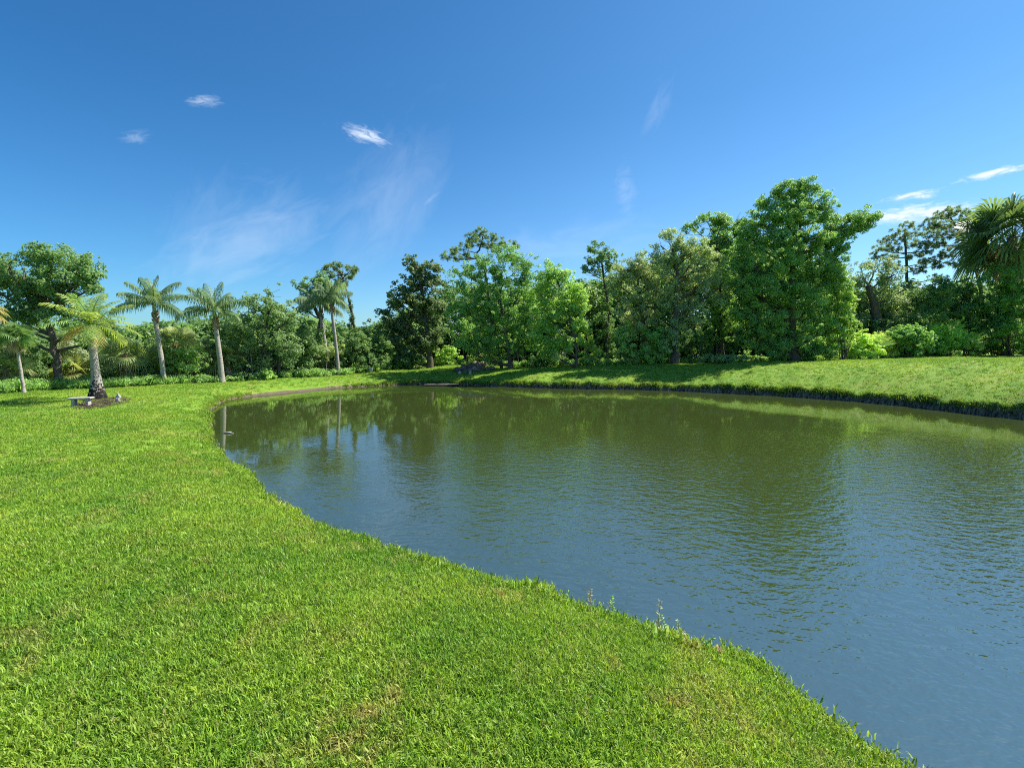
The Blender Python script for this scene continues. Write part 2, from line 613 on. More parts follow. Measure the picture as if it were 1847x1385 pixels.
m_grass, N = mat('grass_blades')
geo = N.n('ShaderNodeNewGeometry')
gc = grass_colour(N, geo.outputs['Position'])
oi = N.n('ShaderNodeObjectInfo')
ti = N.n('ShaderNodeAttribute', attribute_name='tint').outputs['Fac']
hs = N.n('ShaderNodeHueSaturation')
N.put(hs.inputs['Color'], gc)
N.put(hs.inputs['Value'], N.math('ADD', N.math('MULTIPLY', ti, .75), N.math('ADD', N.math('MULTIPLY', oi.outputs['Random'], .4), .45)))
N.put(hs.inputs['Hue'], N.math('ADD', N.math('MULTIPLY', oi.outputs['Random'], -.03), .515))
gcol = N.mix(N.math('GREATER_THAN', ti, .955), hs.outputs[0], (.36, .33, .12, 1))
pb = N.n('ShaderNodeBsdfPrincipled')
N.put(pb.inputs['Base Color'], gcol)
pb.inputs['Roughness'].default_value = .45
pb.inputs['Specular IOR Level'].default_value = .28
tr = N.n('ShaderNodeBsdfTranslucent', i_Color=N.mix(1.0, gcol, (1.35, 1.3, .7, 1), 'MULTIPLY'))
ms = N.n('ShaderNodeMixShader', i_0=.38, i_1=pb.outputs[0], i_2=tr.outputs[0])
N.n('ShaderNodeOutputMaterial', i_Surface=ms.outputs[0])


def bark(name, c0, c1, sc=(9, 9, 2.5), dark=None):
    m, N = mat(name)
    tcn = N.n('ShaderNodeTexCoord')
    mp = N.n('ShaderNodeMapping')
    N.put(mp.inputs['Vector'], tcn.outputs['Object'])
    mp.inputs['Scale'].default_value = sc
    f = N.noise(mp.outputs[0], 1.6, 6, .65)
    c = N.mix(N.ramp(f, .33, .68), rgba(c0), rgba(c1))
    if dark:   # black lichen patches that climb from the foot of the trunk
        z = N.n('ShaderNodeSeparateXYZ', i_0=tcn.outputs['Object']).outputs[2]
        sp = N.noise(tcn.outputs['Object'], 11, 6, .75)
        lvl = N.math('ADD', N.math('MULTIPLY', z, -.22 / dark), N.math('ADD', sp, .16))
        c = N.mix(N.ramp(lvl, .50, .56), c, (.016, .014, .013, 1))
    b = N.n('ShaderNodeBump', i_Height=f, i_Strength=.8, i_Distance=.03)
    pb = N.n('ShaderNodeBsdfPrincipled')
    N.put(pb.inputs['Base Color'], c)
    pb.inputs['Roughness'].default_value = .9
    pb.inputs['Specular IOR Level'].default_value = .15
    N.put(pb.inputs['Normal'], b.outputs[0])
    N.n('ShaderNodeOutputMaterial', i_Surface=pb.outputs[0])
    return m


m_bark = bark('bark', (.055, .042, .032), (.19, .155, .12))
m_pale = bark('pale_bark', (.16, .14, .115), (.42, .38, .33))
m_palm = bark('palm_trunk', (.24, .21, .18), (.46, .42, .37), (3, 3, 16))
m_palmd = bark('lichen_palm_trunk', (.22, .20, .175), (.44, .41, .36), (4, 4, 14), dark=1.0)
m_boot = bark('leaf_base', (.16, .09, .05), (.34, .22, .13), (5, 5, 10))


def stone(name, c0, c1, sc=14):
    m, N = mat(name)
    tcn = N.n('ShaderNodeTexCoord')
    f = N.noise(tcn.outputs['Object'], sc, 6, .65)
    pb = N.n('ShaderNodeBsdfPrincipled')
    N.put(pb.inputs['Base Color'], N.mix(N.ramp(f, .3, .7), rgba(c0), rgba(c1)))
    pb.inputs['Roughness'].default_value = .9
    b = N.n('ShaderNodeBump', i_Height=f, i_Strength=.5, i_Distance=.02)
    N.put(pb.inputs['Normal'], b.outputs[0])
    N.n('ShaderNodeOutputMaterial', i_Surface=pb.outputs[0])
    return m


m_conc = stone('concrete', (.30, .28, .25), (.52, .49, .44))
m_stat = stone('statue_stone', (.34, .32, .29), (.60, .57, .52))
m_rock = stone('dark_rock', (.045, .035, .027), (.26, .205, .155), 5)
m_rockp = stone('tan_rock', (.22, .16, .12), (.42, .33, .26), 5)
m_mulch = stone('mulch', (.025, .016, .011), (.12, .075, .055), 20)
m_slab = stone('wet_slab', (.03, .028, .023), (.12, .11, .09), 8)


# ------------------------------------------------------------------ leaves
def rand_dirs(n, rng):
    d = rng.normal(size=(n, 3))
    return d / np.linalg.norm(d, axis=1)[:, None]


def leaf_quads(P, Nrm, L, Wd, rng, axis=None):
    n = len(P)
    Nrm = Nrm / np.linalg.norm(Nrm, axis=1)[:, None]
    r = rng.normal(size=(n, 3)) if axis is None else axis + rng.normal(size=(n, 3)) * .15
    t = r - Nrm * (r * Nrm).sum(1)[:, None]
    t /= np.linalg.norm(t, axis=1)[:, None] + 1e-9
    b = np.cross(Nrm, t)
    L = L[:, None]; Wd = Wd[:, None]
    V = np.empty((n, 4, 3))
    V[:, 0] = P - t * L * .5
    V[:, 1] = P + b * Wd * .5 + Nrm * Wd * .12 + t * L * .06
    V[:, 2] = P + t * L * .5 - Nrm * L * .08
    V[:, 3] = P - b * Wd * .5 + Nrm * Wd * .12 + t * L * .06
    return V


def clump_leaves(C, R, per, leaf, rng, centre, up=.55, flat=.75, aspect=.55):
    """C (n,3) clump centres, R (n,) radii -> leaf quads"""
    n = len(C)
    per = per * 1.5 * np.clip((R / (R.mean() * .95)) ** 2, .10, 2.0)
    k = np.repeat(np.arange(n), np.maximum(3, per).astype(int))
    m = len(k)
    d = rand_dirs(m, rng) * (rng.uniform(.15, 1, m) ** .5)[:, None]
    d[:, 2] *= flat
    P = C[k] + d * R[k][:, None]
    out = P - centre[k] if centre.ndim == 2 else P - centre
    out /= np.linalg.norm(out, axis=1)[:, None] + 1e-6
    Nn = rng.normal(size=(m, 3)) * .62 + d * .55 + out * .45 + np.array([.12, 0, up])
    L = leaf * 1.0 * LS * .84 * rng.uniform(.7, 1.35, m)
    V = leaf_quads(P, Nn, L, L * aspect, rng)
    ct = rng.uniform(0, 1, n)
    tint = np.clip(.55 * ct[k] + .45 * rng.uniform(0, 1, m), 0, 1)
    return V, tint


def blob_clumps(blobs, rng, dens, cr):
    """ellipsoid blobs (centre, radii) -> clump centres, radii, blob centre per clump"""
    C, R, O = [], [], []
    cr0 = cr
    for (c, r) in blobs:
        cr = cr0
        a = (r[0] * r[2] + r[0] * r[1] + r[1] * r[2]) / 3
        cr = cr * .74 * LS
        n = max(9, int(dens * a / (cr * cr) * 4.6))
        d = rand_dirs(n, rng)
        rad = rng.uniform(.12, 1.0, n) ** .42
        rad *= .96 + .30 * np.sin(d[:, 0] * 4 + c[0] * 3) * np.cos(d[:, 2] * 5 + c[1] * 2)
        p = c + d * r * rad[:, None]
        C.append(p); R.append(cr * rng.uniform(.55, 1.25, n)); O.append(np.repeat(c[None, :], n, 0))
        # sprigs that break the outline
        ns = max(5, n // 2)
        d = rand_dirs(ns, rng)
        d[:, 2] = np.abs(d[:, 2]) * 1.1 - .1
        p = c + d * r * (.95 + .50 * rng.uniform(0, 1, ns) ** 1.5)[:, None]
        C.append(p); R.append(cr * rng.uniform(.25, .62, ns)); O.append(np.repeat(c[None, :], ns, 0))
    C, R, O = np.concatenate(C), np.concatenate(R), np.concatenate(O)
    q = C / (cr0 * 2.6)
    ph = rng.uniform(0, 6.28, 6)
    f = np.sin(q[:, 0] * 2.1 + ph[0]) * np.sin(q[:, 1] * 2.3 + ph[1]) + np.sin(q[:, 2] * 2.4 + ph[2]) * np.sin(q[:, 0] * 1.3 + q[:, 1] + ph[3]) + .6 * np.sin(q[:, 2] * 4.1 + q[:, 0] * 3.7 + ph[4])
    k = f > -.62 + .35 * rng.normal(size=len(f))
    return C[k], R[k], O[k]


GROW, LS = 1.04, 1.2


def px_blobs(D, blobs, thick=.8, rng=RNG, dj=.35):
    out = []
    for b in blobs:
        u, v, ru, rv = b[:4]
        dd = D + (b[4] if len(b) > 4 else rng.uniform(-dj, dj) * ru * mpp(v, D))
        c = pt(u, v, dd)
        m = mpp(v, dd)
        out.append((c, np.array([ru * m, max(ru, rv) * m * thick, rv * m]) * GROW))
    return out


SEED = [100]


def newrng():
    SEED[0] += 1
    return np.random.default_rng(SEED[0])


def tree(name, label, cat, base, trunk, tr, blobs, col, D=None, dens=1.0, leaf=.13, cr=.42, per=34, bark_m=None, group=None, limbs=True,
         thick=.8, up=.55, trunks=None, aspect=.55):
    """base: pixel on the ground (or any pixel when the depth D is given); trunk: pixel polyline; blobs: pixel ellipses of the crown"""
    rng = newrng()
    if D is None:
        g = hit(*base)
    else:
        p = pt(base[0], base[1], D)
        g = np.array([p[0], p[1], tz(p[0], p[1])])
    D = g[1]
    root = empty(name, g, label, cat, group)
    tr = (tr[0] * D / 27, tr[1] * D / 27)
    bl = px_blobs(D, blobs, thick, rng)
    mb = MB()
    main = [g - np.array([0, 0, .25])] + [pt(u, v, D + rng.uniform(-.15, .15)) for (u, v) in trunk]
    n = len(main)
    dense, rad = [], []
    for i in range(n - 1):
        for t in np.linspace(0, 1, 5)[:-1]:
            dense.append(main[i] * (1 - t) + main[i + 1] * t + rng.normal(size=3) * tr[0] * .12)
    dense.append(main[-1])
    for i in range(len(dense)):
        f = i / (len(dense) - 1)
        rad.append(tr[0] * (1 - f) + tr[1] * f + tr[0] * .5 * max(0, 1 - f * 7))
    mb.tube([p - g for p in dense], rad, 9, True, .10)
    for extra in (trunks or []):
        q = [pt(u, v, D + rng.uniform(-.4, .4)) for (u, v) in extra]
        q[0] = np.array([q[0][0], q[0][1], min(q[0][2], tz(q[0][0], q[0][1]) - .1)])
        qq = []
        for i in range(len(q) - 1):
            for t in np.linspace(0, 1, 4)[:-1]:
                qq.append(q[i] * (1 - t) + q[i + 1] * t + rng.normal(size=3) * .03)
        qq.append(q[-1])
        mb.tube([p - g for p in qq], list(np.linspace(tr[0] * .7, tr[1] * .6, len(qq))), 7, True, .1)
    if limbs:
        for (c, r) in bl:
            j = max(1, min(len(dense) - 1, int(np.argmin([abs(p[2] - (c[2] - .8 * r[2] - .35 * math.hypot(*(p - c)[:2]))) for p in dense]))))
            s = dense[j]
            mid = s * .5 + c * .5 + np.array([0, 0, -.12 * np.linalg.norm(c - s)]) + rng.normal(size=3) * .12
            r0 = min(rad[j] * .6, .03 + .025 * np.linalg.norm(c - s))
            path = []
            for t in np.linspace(0, 1, 7):
                path.append(s * (1 - t) ** 2 + mid * 2 * t * (1 - t) + c * t * t + rng.normal(size=3) * .03 - g)
            mb.tube(path, list(np.linspace(r0, r0 * .35, 7)), 6, False, .08)
            for q in range(4):
                e = c + rand_dirs(1, rng)[0] * r * .95
                k = path[rng.integers(3, 7)]
                mm = (k + e - g) / 2 + rng.normal(size=3) * .1
                mb.tube([k, mm, e - g], [r0 * .4, r0 * .25, .008], 5, False)
    mb.build('trunk', bark_m or m_bark, root)
    C, R, O = blob_clumps(bl, rng, dens, cr)
    V, ti = clump_leaves(C, R, per, leaf, rng, O, up=up, aspect=aspect)
    V -= g
    cz = V[:, :, 2].mean(1) > -.05 + 0 * V[:, 0, 0]
    V, ti = V[cz], ti[cz]
    o = link_mesh('crown', quads_mesh('crown', V, ti), m_leaf, root)
    o.color = rgba(col)
    return root


def shrub(label, blobs, col, base=None, D=None, dens=1.0, leaf=.11, cr=.3, per=34, name='shrub', cat='shrub', up=.6, group=None, stems=4, aspect=.55, thick=.8):
    rng = newrng()
    b0 = blobs[0]
    bu, bv = base if base else (b0[0], b0[1] + b0[3])
    if D is None:
        g = hit(bu, bv)
        g = g + np.array([g[0] / np.hypot(g[0], g[1]), g[1] / np.hypot(g[0], g[1]), 0]) * .45 * b0[2] * mpp(bv, g[1])
    else:
        p = pt(bu, bv, D)
        g = p
    g = np.array([g[0], g[1], tz(g[0], g[1])])
    root = empty(name, g, label, cat, group)
    bl = px_blobs(g[1], blobs, thick, rng)
    mb = MB()
    for (c, r) in bl:
        for q in range(stems):
            e = c + rand_dirs(1, rng)[0] * r * .8
            s = g + np.array([rng.normal() * .12, rng.normal() * .12, -.1])
            m = (s + e) / 2 + rng.normal(size=3) * .12
            mb.tube([s - g, m - g, e - g], [.03, .02, .008], 5, False)
    mb.build('stem', m_bark, root)
    C, R, O = blob_clumps(bl, rng, dens, cr)
    V, ti = clump_leaves(C, R, per, leaf, rng, O, up=up, aspect=aspect)
    V -= g
    k = V[:, :, 2].min(1) > -.03
    o = link_mesh('foliage', quads_mesh('foliage', V[k], ti[k]), m_leaf, root)
    o.color = rgba(col)
    return root


def pine(label, trunk, tr, puffs, col, D, limbs=None, vine=None, group=None, name='pine_tree', foot=None):
    """tufted pine: bare leaning trunk, crooked limbs, puffs of needles"""
    rng = newrng()
    f0 = foot or trunk[0]
    p = pt(f0[0], f0[1], D)
    g = np.array([p[0], p[1], tz(p[0], p[1])])
    root = empty(name, g, label, 'tree', group)
    tr = (tr[0] * .8, tr[1] * .8)
    main = [g - np.array([0, 0, .2])] + [pt(u, v, D) for (u, v) in trunk]
    mb = MB()
    dense = []
    for i in range(len(main) - 1):
        for t in np.linspace(0, 1, 6)[:-1]:
            dense.append(main[i] * (1 - t) + main[i + 1] * t + rng.normal(size=3) * .025)
    dense.append(main[-1])
    mb.tube([q - g for q in dense], list(np.linspace(tr[0], tr[1], len(dense))), 8, True, .1)
    allV, allT = [], []
    for (u, v, ru, rv) in puffs:
        dd = D + rng.uniform(-1, 1) * 26 * mpp(v, D)
        c = pt(u, v, dd)
        m = mpp(v, dd)
        cand = [q for q in dense if q[2] < c[2] + .1] or dense[:1]
        cand = cand[int(len(cand) * .55):] or cand
        s = cand[int(rng.integers(0, len(cand)))] if limbs is None else min(cand, key=lambda q: np.linalg.norm(q - c))
        mid = (s + c) / 2 + rng.normal(size=3) * .12 - np.array([0, 0, .12 * np.linalg.norm(c - s)])
        path = [s * (1 - t) ** 2 + mid * 2 * t * (1 - t) + c * t * t - g + rng.normal(size=3) * .02 for t in np.linspace(0, 1, 6)]
        r0 = min(tr[1] * .9, .02 + .02 * np.linalg.norm(c - s))
        mb.tube(path, list(np.linspace(r0, r0 * .4, 6)), 6, False, .08)
        ru, rv = ru * 1.12, rv * 1.15
        nk = max(8, int(ru * rv * m * m * 52))
        for q in range(nk):   # needle bundles
            d = rand_dirs(1, rng)[0]
            e = c + d * np.array([ru * m, ru * m * .8, rv * m]) * rng.uniform(.2, 1) ** .5
            if q % 3 == 0:
                mb.tube([c - g, e - g], [r0 * .35, .008], 4, False)
            k = 46
            nd = rand_dirs(k, rng)
            nd[:, 2] += .35
            nd /= np.linalg.norm(nd, axis=1)[:, None]
            L = rng.uniform(.16, .30, k)
            P = e + nd * L[:, None] * .5
            side = np.cross(nd, rng.normal(size=(k, 3)))
            allV.append(leaf_quads(P, side, L, np.full(k, .036), rng, axis=nd))
            allT.append(np.clip(rng.uniform(0, 1) * .6 + rng.uniform(0, .4, k), 0, 1))
    mb.build('trunk', m_bark, root)
    V = np.concatenate(allV) - g
    o = link_mesh('needles', quads_mesh('needles', V, np.concatenate(allT)), m_leaf, root)
    o.color = rgba(col)
    if vine:
        C = np.concatenate([np.linspace(pt(*vine[i], D), pt(*vine[i + 1], D), 8) for i in range(len(vine) - 1)])
        C += rng.normal(size=C.shape) * .08
        V, ti = clump_leaves(C, np.full(len(C), .22), 40, .10, rng, C)
        o = link_mesh('vine', quads_mesh('vine', V - g, ti), m_leaf, root)
        o.color = (.028, .060, .014, 1)
    return root


# ------------------------------------------------------------------ palms
def frond_mesh(L, az, el, droop, hang, rng, pairs=42, lw=.022, ll=.30, fwd=.55, vee=.25):
    """feather frond: curved rachis with narrow leaflets each side"""
    ca, sa = math.cos(az), math.sin(az)
    V, F = [], []
    n = 26
    ds = L / n
    r, z, p = 0., 0., []
    tw = rng.uniform(-.15, .15)
    for i in range(n + 1):
        s = i / n
        a = el - droop * s ** 1.35
        p.append(Vector((ca * r - sa * tw * r * s, sa * r + ca * tw * r * s, z)))
        r += math.cos(a) * ds
        z += math.sin(a) * ds
    mb = MB()
    mb.tube(p, list(np.linspace(.022, .004, n + 1)), 5, False)
    side0 = Vector((-sa, ca, 0))
    for k in range(pairs):
        s = .14 + .86 * (k + .5) / pairs
        i = min(n - 1, int(s * n))
        t = s * n - i
        q = p[i].lerp(p[i + 1], t)
        fw = (p[i + 1] - p[i]).normalized()
        upv = side0.cross(fw) * -1
        if upv.z < 0: upv = -upv
        lf = L * ll * (math.sin(math.pi * min(1, .12 + .80 * s)) ** .7) * rng.uniform(.85, 1.1)
        for sg in (-1, 1):
            d = (side0 * sg + fw * (fwd + rng.uniform(-.12, .12)) + upv * (vee + rng.uniform(-.15, .15))).normalized()
            mid = q + d * lf * .5 + Vector((0, 0, -hang * .22 * lf))
            tip = q + d * lf * .86 + Vector((0, 0, -hang * .85 * lf))
            w = fw * lw * .5
            mb.add([q - w * .6, q + w * .6, mid + w, mid - w, tip], [(0, 1, 2, 3), (3, 2, 4)])
    return mb


def feather_palm(label, base, top, tr, fronds, col, D=None, mtrunk=None, flare=None, shaft=True, boot=True, group=None, lens=1.0, hang=.9,
                 dead=0, spear=True, lw=.024, ll=.32, pairs=42, seed=1, name='feather_palm', fwd=.55):
    rng = np.random.default_rng(900 + seed)
    if D is None:
        g = hit(*base)
    else:
        p = pt(base[0], base[1], D)
        g = np.array([p[0], p[1], tz(p[0], p[1])])
    D = g[1]
    root = empty(name, g, label, 'palm', group)
    kk = D / 22.0
    tr = (tr[0] * kk, tr[1] * kk); lens = lens * kk; lw = lw * kk; flare = flare * kk if flare else flare
    T = pt(top[0], top[1], D) - g
    mb = MB()
    N_ = 26
    path, rad = [], []
    for i in range(N_ + 1):
        f = i / N_
        path.append(np.array([0, 0, -.15]) * (1 - f) + T * f + np.array([.02 * math.sin(f * 5), 0, 0]))
        r = tr[0] * (1 - f) + tr[1] * f
        if flare: r += flare * max(0, 1 - f / .42) ** 1.8
        else: r += tr[0] * .35 * max(0, 1 - f * 9)
        rad.append(r * (1 + .035 * (i % 2)))
    mb.tube(path, rad, 14, True, .02)
    mb.build('trunk', mtrunk or m_palm, root)
    up = Vector(T).normalized()
    topv = Vector(T)
    if boot:    # old leaf bases under the crown
        bm = MB()
        for k in range(14):
            a = k * 2.4
            z0 = -.05 - .022 * k * lens
            d = Vector((math.cos(a), math.sin(a), 0))
            s = topv + up * z0 + d * tr[1] * .7
            bm.tube([s, s + d * .07 + Vector((0, 0, .05)), s + d * .10 + Vector((0, 0, .15))], [.055, .045, .02], 6, True)
        bm.build('leaf_bases', m_boot, root)
    if shaft:
        sh = MB()
        sh.tube([topv - up * .03, topv + up * .2, topv + up * .45], [tr[1] * 1.02, tr[1] * .95, tr[1] * .35], 10, True)
        o = sh.build('crownshaft', m_leaf, root)
        o.color = (.12, .16, .05, 1)
    org = topv + up * (.32 if shaft else .05)
    for (az, el, dr, ln, c) in fronds:
        m = frond_mesh(ln * lens, math.radians(az), math.radians(el), math.radians(dr), hang, rng, pairs=pairs, lw=lw, ll=ll, fwd=fwd)
        me = m.mesh('frond')
        at = me.attributes.new('tint', 'FLOAT', 'FACE')
        at.data.foreach_set('value', rng.uniform(.15, .85, len(me.polygons)).astype(np.float32))
        o = link_mesh('frond', me, m_leaf, root)
        o.location = org
        cc = col if c == 0 else c
        j = rng.uniform(.85, 1.15)
        o.color = (cc[0] * j, cc[1] * j, cc[2] * j, 1)
    if spear:
        m = frond_mesh(.75 * lens, .3, math.radians(88), .05, .1, rng, pairs=16, lw=lw, ll=.06)
        me = m.mesh('spear_leaf')
        o = link_mesh('spear_leaf', me, m_leaf, root)
        o.location = org
        o.color = rgba(col)
    return root


def fan_mesh(pet, R, az, el, droop, rng, segs=26, spread=250, fold=.25, w=.055):
    """costapalmate fan: petiole and a fan of narrow pointed segments"""
    ca, sa = math.cos(az), math.sin(az)
    f = Vector((ca * math.cos(el), sa * math.cos(el), math.sin(el)))
    s = Vector((-sa, ca, 0))
    roll = rng.uniform(-1.5, 1.5)
    u = s.cross(f) * -1
    if u.z < 0: u = -u
    s, u = s * math.cos(roll) + u * math.sin(roll), u * math.cos(roll) - s * math.sin(roll)
    mb = MB()
    hub = f * pet + Vector((0, 0, -.06 * pet))
    mb.tube([Vector((0, 0, 0)), f * pet * .5 + Vector((0, 0, .03 * pet)), hub], [.02, .016, .012], 5, False)
    for k in range(segs):
        t = (k / (segs - 1) - .5) * math.radians(spread)
        l = R * (.72 + .28 * math.cos(t * .62)) * rng.uniform(.88, 1.08)
        d = (f * math.cos(t) + s * math.sin(t) + u * fold * abs(math.sin(t)) - u * .12 * math.cos(t)).normalized()
        q = d.cross(u).normalized() * w * .5 * R
        mid = hub + d * l * .6 + Vector((0, 0, -droop * .12 * l))
        tip = hub + d * l * .93 + Vector((0, 0, -droop * .55 * l))
        mb.add([hub - q * .3, hub + q * .3, mid + q, mid - q, tip], [(0, 1, 2, 3), (3, 2, 4)])
    return mb


def fan_palm(label, base, top, tr, n, pet, R, col, D=None, group=None, dead=0, mtrunk=None, seed=1, el_rng=(-35, 80), droop=1.0, name='cabbage_palm', segs=26, fixed=None, w=.075):
    rng = np.random.default_rng(700 + seed)
    if D is None:
        g = hit(*base)
    else:
        p = pt(base[0], base[1], D)
        g = np.array([p[0], p[1], tz(p[0], p[1])])
    D = g[1]
    root = empty(name, g, label, 'palm', group)
    kk = D / 21.0
    tr = (tr[0] * kk, tr[1] * kk); pet = pet * kk; R = R * kk
    T = pt(top[0], top[1], D) - g
    mb = MB()
    N_ = 14
    mb.tube([np.array([0, 0, -.15]) * (1 - i / N_) + T * i / N_ + rng.normal(size=3) * .008 for i in range(N_ + 1)],
            [tr[0] * (1 - i / N_) + tr[1] * i / N_ + .05 * max(0, 1 - i / 2) for i in range(N_ + 1)], 10, True, .05)
    mb.build('trunk', mtrunk or m_palm, root)
    for k in range(n):
        az = k * 2.39996 + rng.uniform(-.3, .3)
        f = (k + .5) / n
        el = math.radians(el_rng[1] + (el_rng[0] - el_rng[1]) * f ** .85 + rng.uniform(-8, 8))
        isd = k >= n - dead
        if isd: el = math.radians(rng.uniform(-78, -50))
        fm = fan_mesh(pet * rng.uniform(.75, 1.15) * (.6 if isd else 1), (.85 if isd else 1) * R * rng.uniform(.85, 1.12), az, el, droop * (1.3 if isd else rng.uniform(.5, 1.2)), rng, segs, w=w)
        me = fm.mesh('fan_leaf')
        at = me.attributes.new('tint', 'FLOAT', 'FACE')
        at.data.foreach_set('value', rng.uniform(.1, .9, len(me.polygons)).astype(np.float32))
        o = link_mesh('fan_leaf', me, m_leaf, root)
        o.location = T
        c = (.13, .095, .065) if isd else col
        j = rng.uniform(.75, 1.25)
        o.color = (c[0] * j, c[1] * j, c[2] * j, 1)
        if isd: o['label'] = 'dry brown hanging fan leaf'
    return root


YG, DG = (.092, .122, .014), (.045, .085, .022)
GREEN, DARK, LITE, GREY, OLIVE = (.058, .115, .018), (.040, .078, .017), (.105, .165, .020), (.100, .130, .056), (.076, .108, .022)

# --- the short thick palm by the bench
ORG = (.17, .085, .012)
rg = random.Random(5)
fr = []
for k in range(20):
    a = k * 137.5 + rg.uniform(-12, 12)
    f = k / 19
    fr.append((a, 86 - 92 * f, 46 + rg.uniform(-12, 14), 1.0 - .12 * (f < .2), YG if rg.random() < .6 else (.056, .100, .015)))
fr += [(200, -18, 55, .8, ORG), (330, -22, 60, .75, (.15, .11, .012)), (245, -25, 45, .7, ORG), (300, -12, 60, .9, YG)]
feather_palm('short palm with a thick lichen-blackened trunk and yellow green fronds behind the stone bench', (176, 721), (164, 588), (.195, .125), fr, YG,
             mtrunk=m_palmd, flare=.27, shaft=False, boot=False, lens=1.85, hang=.55, spear=False, lw=.048, ll=.40, pairs=21, fwd=.9, seed=1)


def queen_fronds(seed, n=14):
    r = random.Random(seed)
    out = []
    for k in range(n):
        f = k / (n - 1)
        el = 86 - 74 * f ** 1.15
        out.append((k * 137.5 + r.uniform(-18, 18), el + r.uniform(-7, 7), 38 + 34 * f + r.uniform(-10, 22), 1.0 + r.uniform(-.12, .08), 0))
    return out


QG = 'tall slender palms standing at the far edge of the lawn'
QC = (.042, .070, .026)
feather_palm('tall grey-trunked palm directly right of the short thick palm, fronds spread wide', (297, 693), (279, 562), (.110, .082), queen_fronds(2), QC, lens=1.58, hang=1.5, lw=.05, pairs=24, fwd=.6,
             group=QG, seed=2, ll=.30)
feather_palm('tall palm with drooping feather fronds at the far left end of the pond', (401, 690), (388, 574), (.125, .09), queen_fronds(3), QC, lens=1.5, hang=1.7, lw=.05, pairs=22, fwd=.6,
             group=QG, seed=3, ll=.30)
feather_palm('slender palm with a clean pale trunk just left of the leaning pine', (611, 675), (598, 548), (.085, .065), queen_fronds(4), (.046, .074, .034), lens=1.15, hang=1.6, lw=.05, pairs=22, fwd=.6,
             group=QG, seed=4, ll=.36)
feather_palm('slender palm with vines at its foot, left one of the close pair', (593, 674), (578, 560), (.09, .07), queen_fronds(5), (.050, .076, .036), lens=1.15, hang=1.6, lw=.05, pairs=22, fwd=.6,
             group=QG, seed=6, ll=.36, D=hit(596, 674)[1] + 1.2)
# palm outside the left edge whose old fronds reach in
feather_palm('yellowing palm fronds reaching in at the extreme left edge', (-52, 706), (-66, 572), (.14, .11), [(k * 60 + 10, 30 - 8 * k, 70, 1.0, (.12, .105, .018)) for k in range(6)]
             + [(350, 14, 55, 1.05, (.14, .11, .018)), (10, 5, 60, 1.0, (.13, .105, .018)), (330, 25, 70, 1.0, YG)], YG, lens=1.7, hang=.8, seed=7, D=hit(0, 711)[1] - .3)
fan_palm('cabbage palm at left edge with a thin trunk and brown hanging leaves', (44, 709), (28, 608), (.068, .056), 44, .46, .46, (.040, .080, .018), dead=8, seed=1, droop=.8, el_rng=(-45, 85))

# --- the oak behind the short palm
tree('oak_tree', 'spreading dark oak with a stout leaning trunk behind the short palm', 'tree', (107, 694), [(102, 645), (90, 592), (76, 566)], (.21, .13),
     [(100, 462, 36, 20), (132, 470, 30, 18), (158, 482, 26, 16), (70, 480, 34, 20), (112, 494, 42, 20), (60, 506, 42, 24), (140, 512, 30, 16), (14, 476, 30, 26), (10, 512, 36, 26),
      (48, 536, 34, 20), (92, 532, 32, 18), (20, 560, 30, 24), (-36, 500, 46, 40), (150, 575, 24, 20), (60, 575, 30, 22), (190, 592, 16, 12), (125, 545, 25, 18), (80, 470, 26, 18), (40, 500, 30, 22), (90, 515, 36, 18), (160, 500, 22, 12), (36, 575, 30, 22), (115, 568, 34, 18), (145, 588, 26, 13), (85, 552, 34, 20), (18, 592, 24, 16), (168, 520, 16, 12)],
     (.052, .096, .022), D=hit(107, 702)[1] + .5, dens=.78, leaf=.125, cr=.40, per=36, trunks=None)

def ev(u):
    return float(np.interp(u, [e[0] for e in EDGE], [e[1] for e in EDGE]))


# --- left thicket: palms and shrubs
TG = 'low palms in the thicket on the left'
for i, (lab, bu, tu, tv, n, c) in enumerate([
        ('bushy cabbage palm in the thicket between the short palm and the first tall palm', 228, 226, 640, 30, (.070, .095, .028)),
        ('cabbage palm with pale drooping leaves right of the first tall palm', 316, 314, 622, 30, (.085, .105, .028)),
        ('dark fan palm in the thicket just left of the second tall palm', 362, 366, 645, 22, (.040, .072, .02)),
        ('fan palm with a rough trunk directly behind the second tall palm', 408, 404, 648, 22, (.070, .09, .025)),
        ('yellowish low fan palm at the extreme left of the thicket', 12, 10, 668, 20, (.10, .115, .02)),
        ('small fan palm between the oak trunk and the short palm', 133, 132, 672, 18, (.085, .10, .02))]):
    fan_palm(lab, (bu, 690), (tu, tv), (.13, .12), n, .62, .62, c, D=hit(bu, ev(bu))[1] + 1.5 + .5 * (i % 3), group=TG, dead=4, seed=20 + i, mtrunk=m_boot, el_rng=(-45, 80))
SG = 'shrubs along the edge of the lawn'
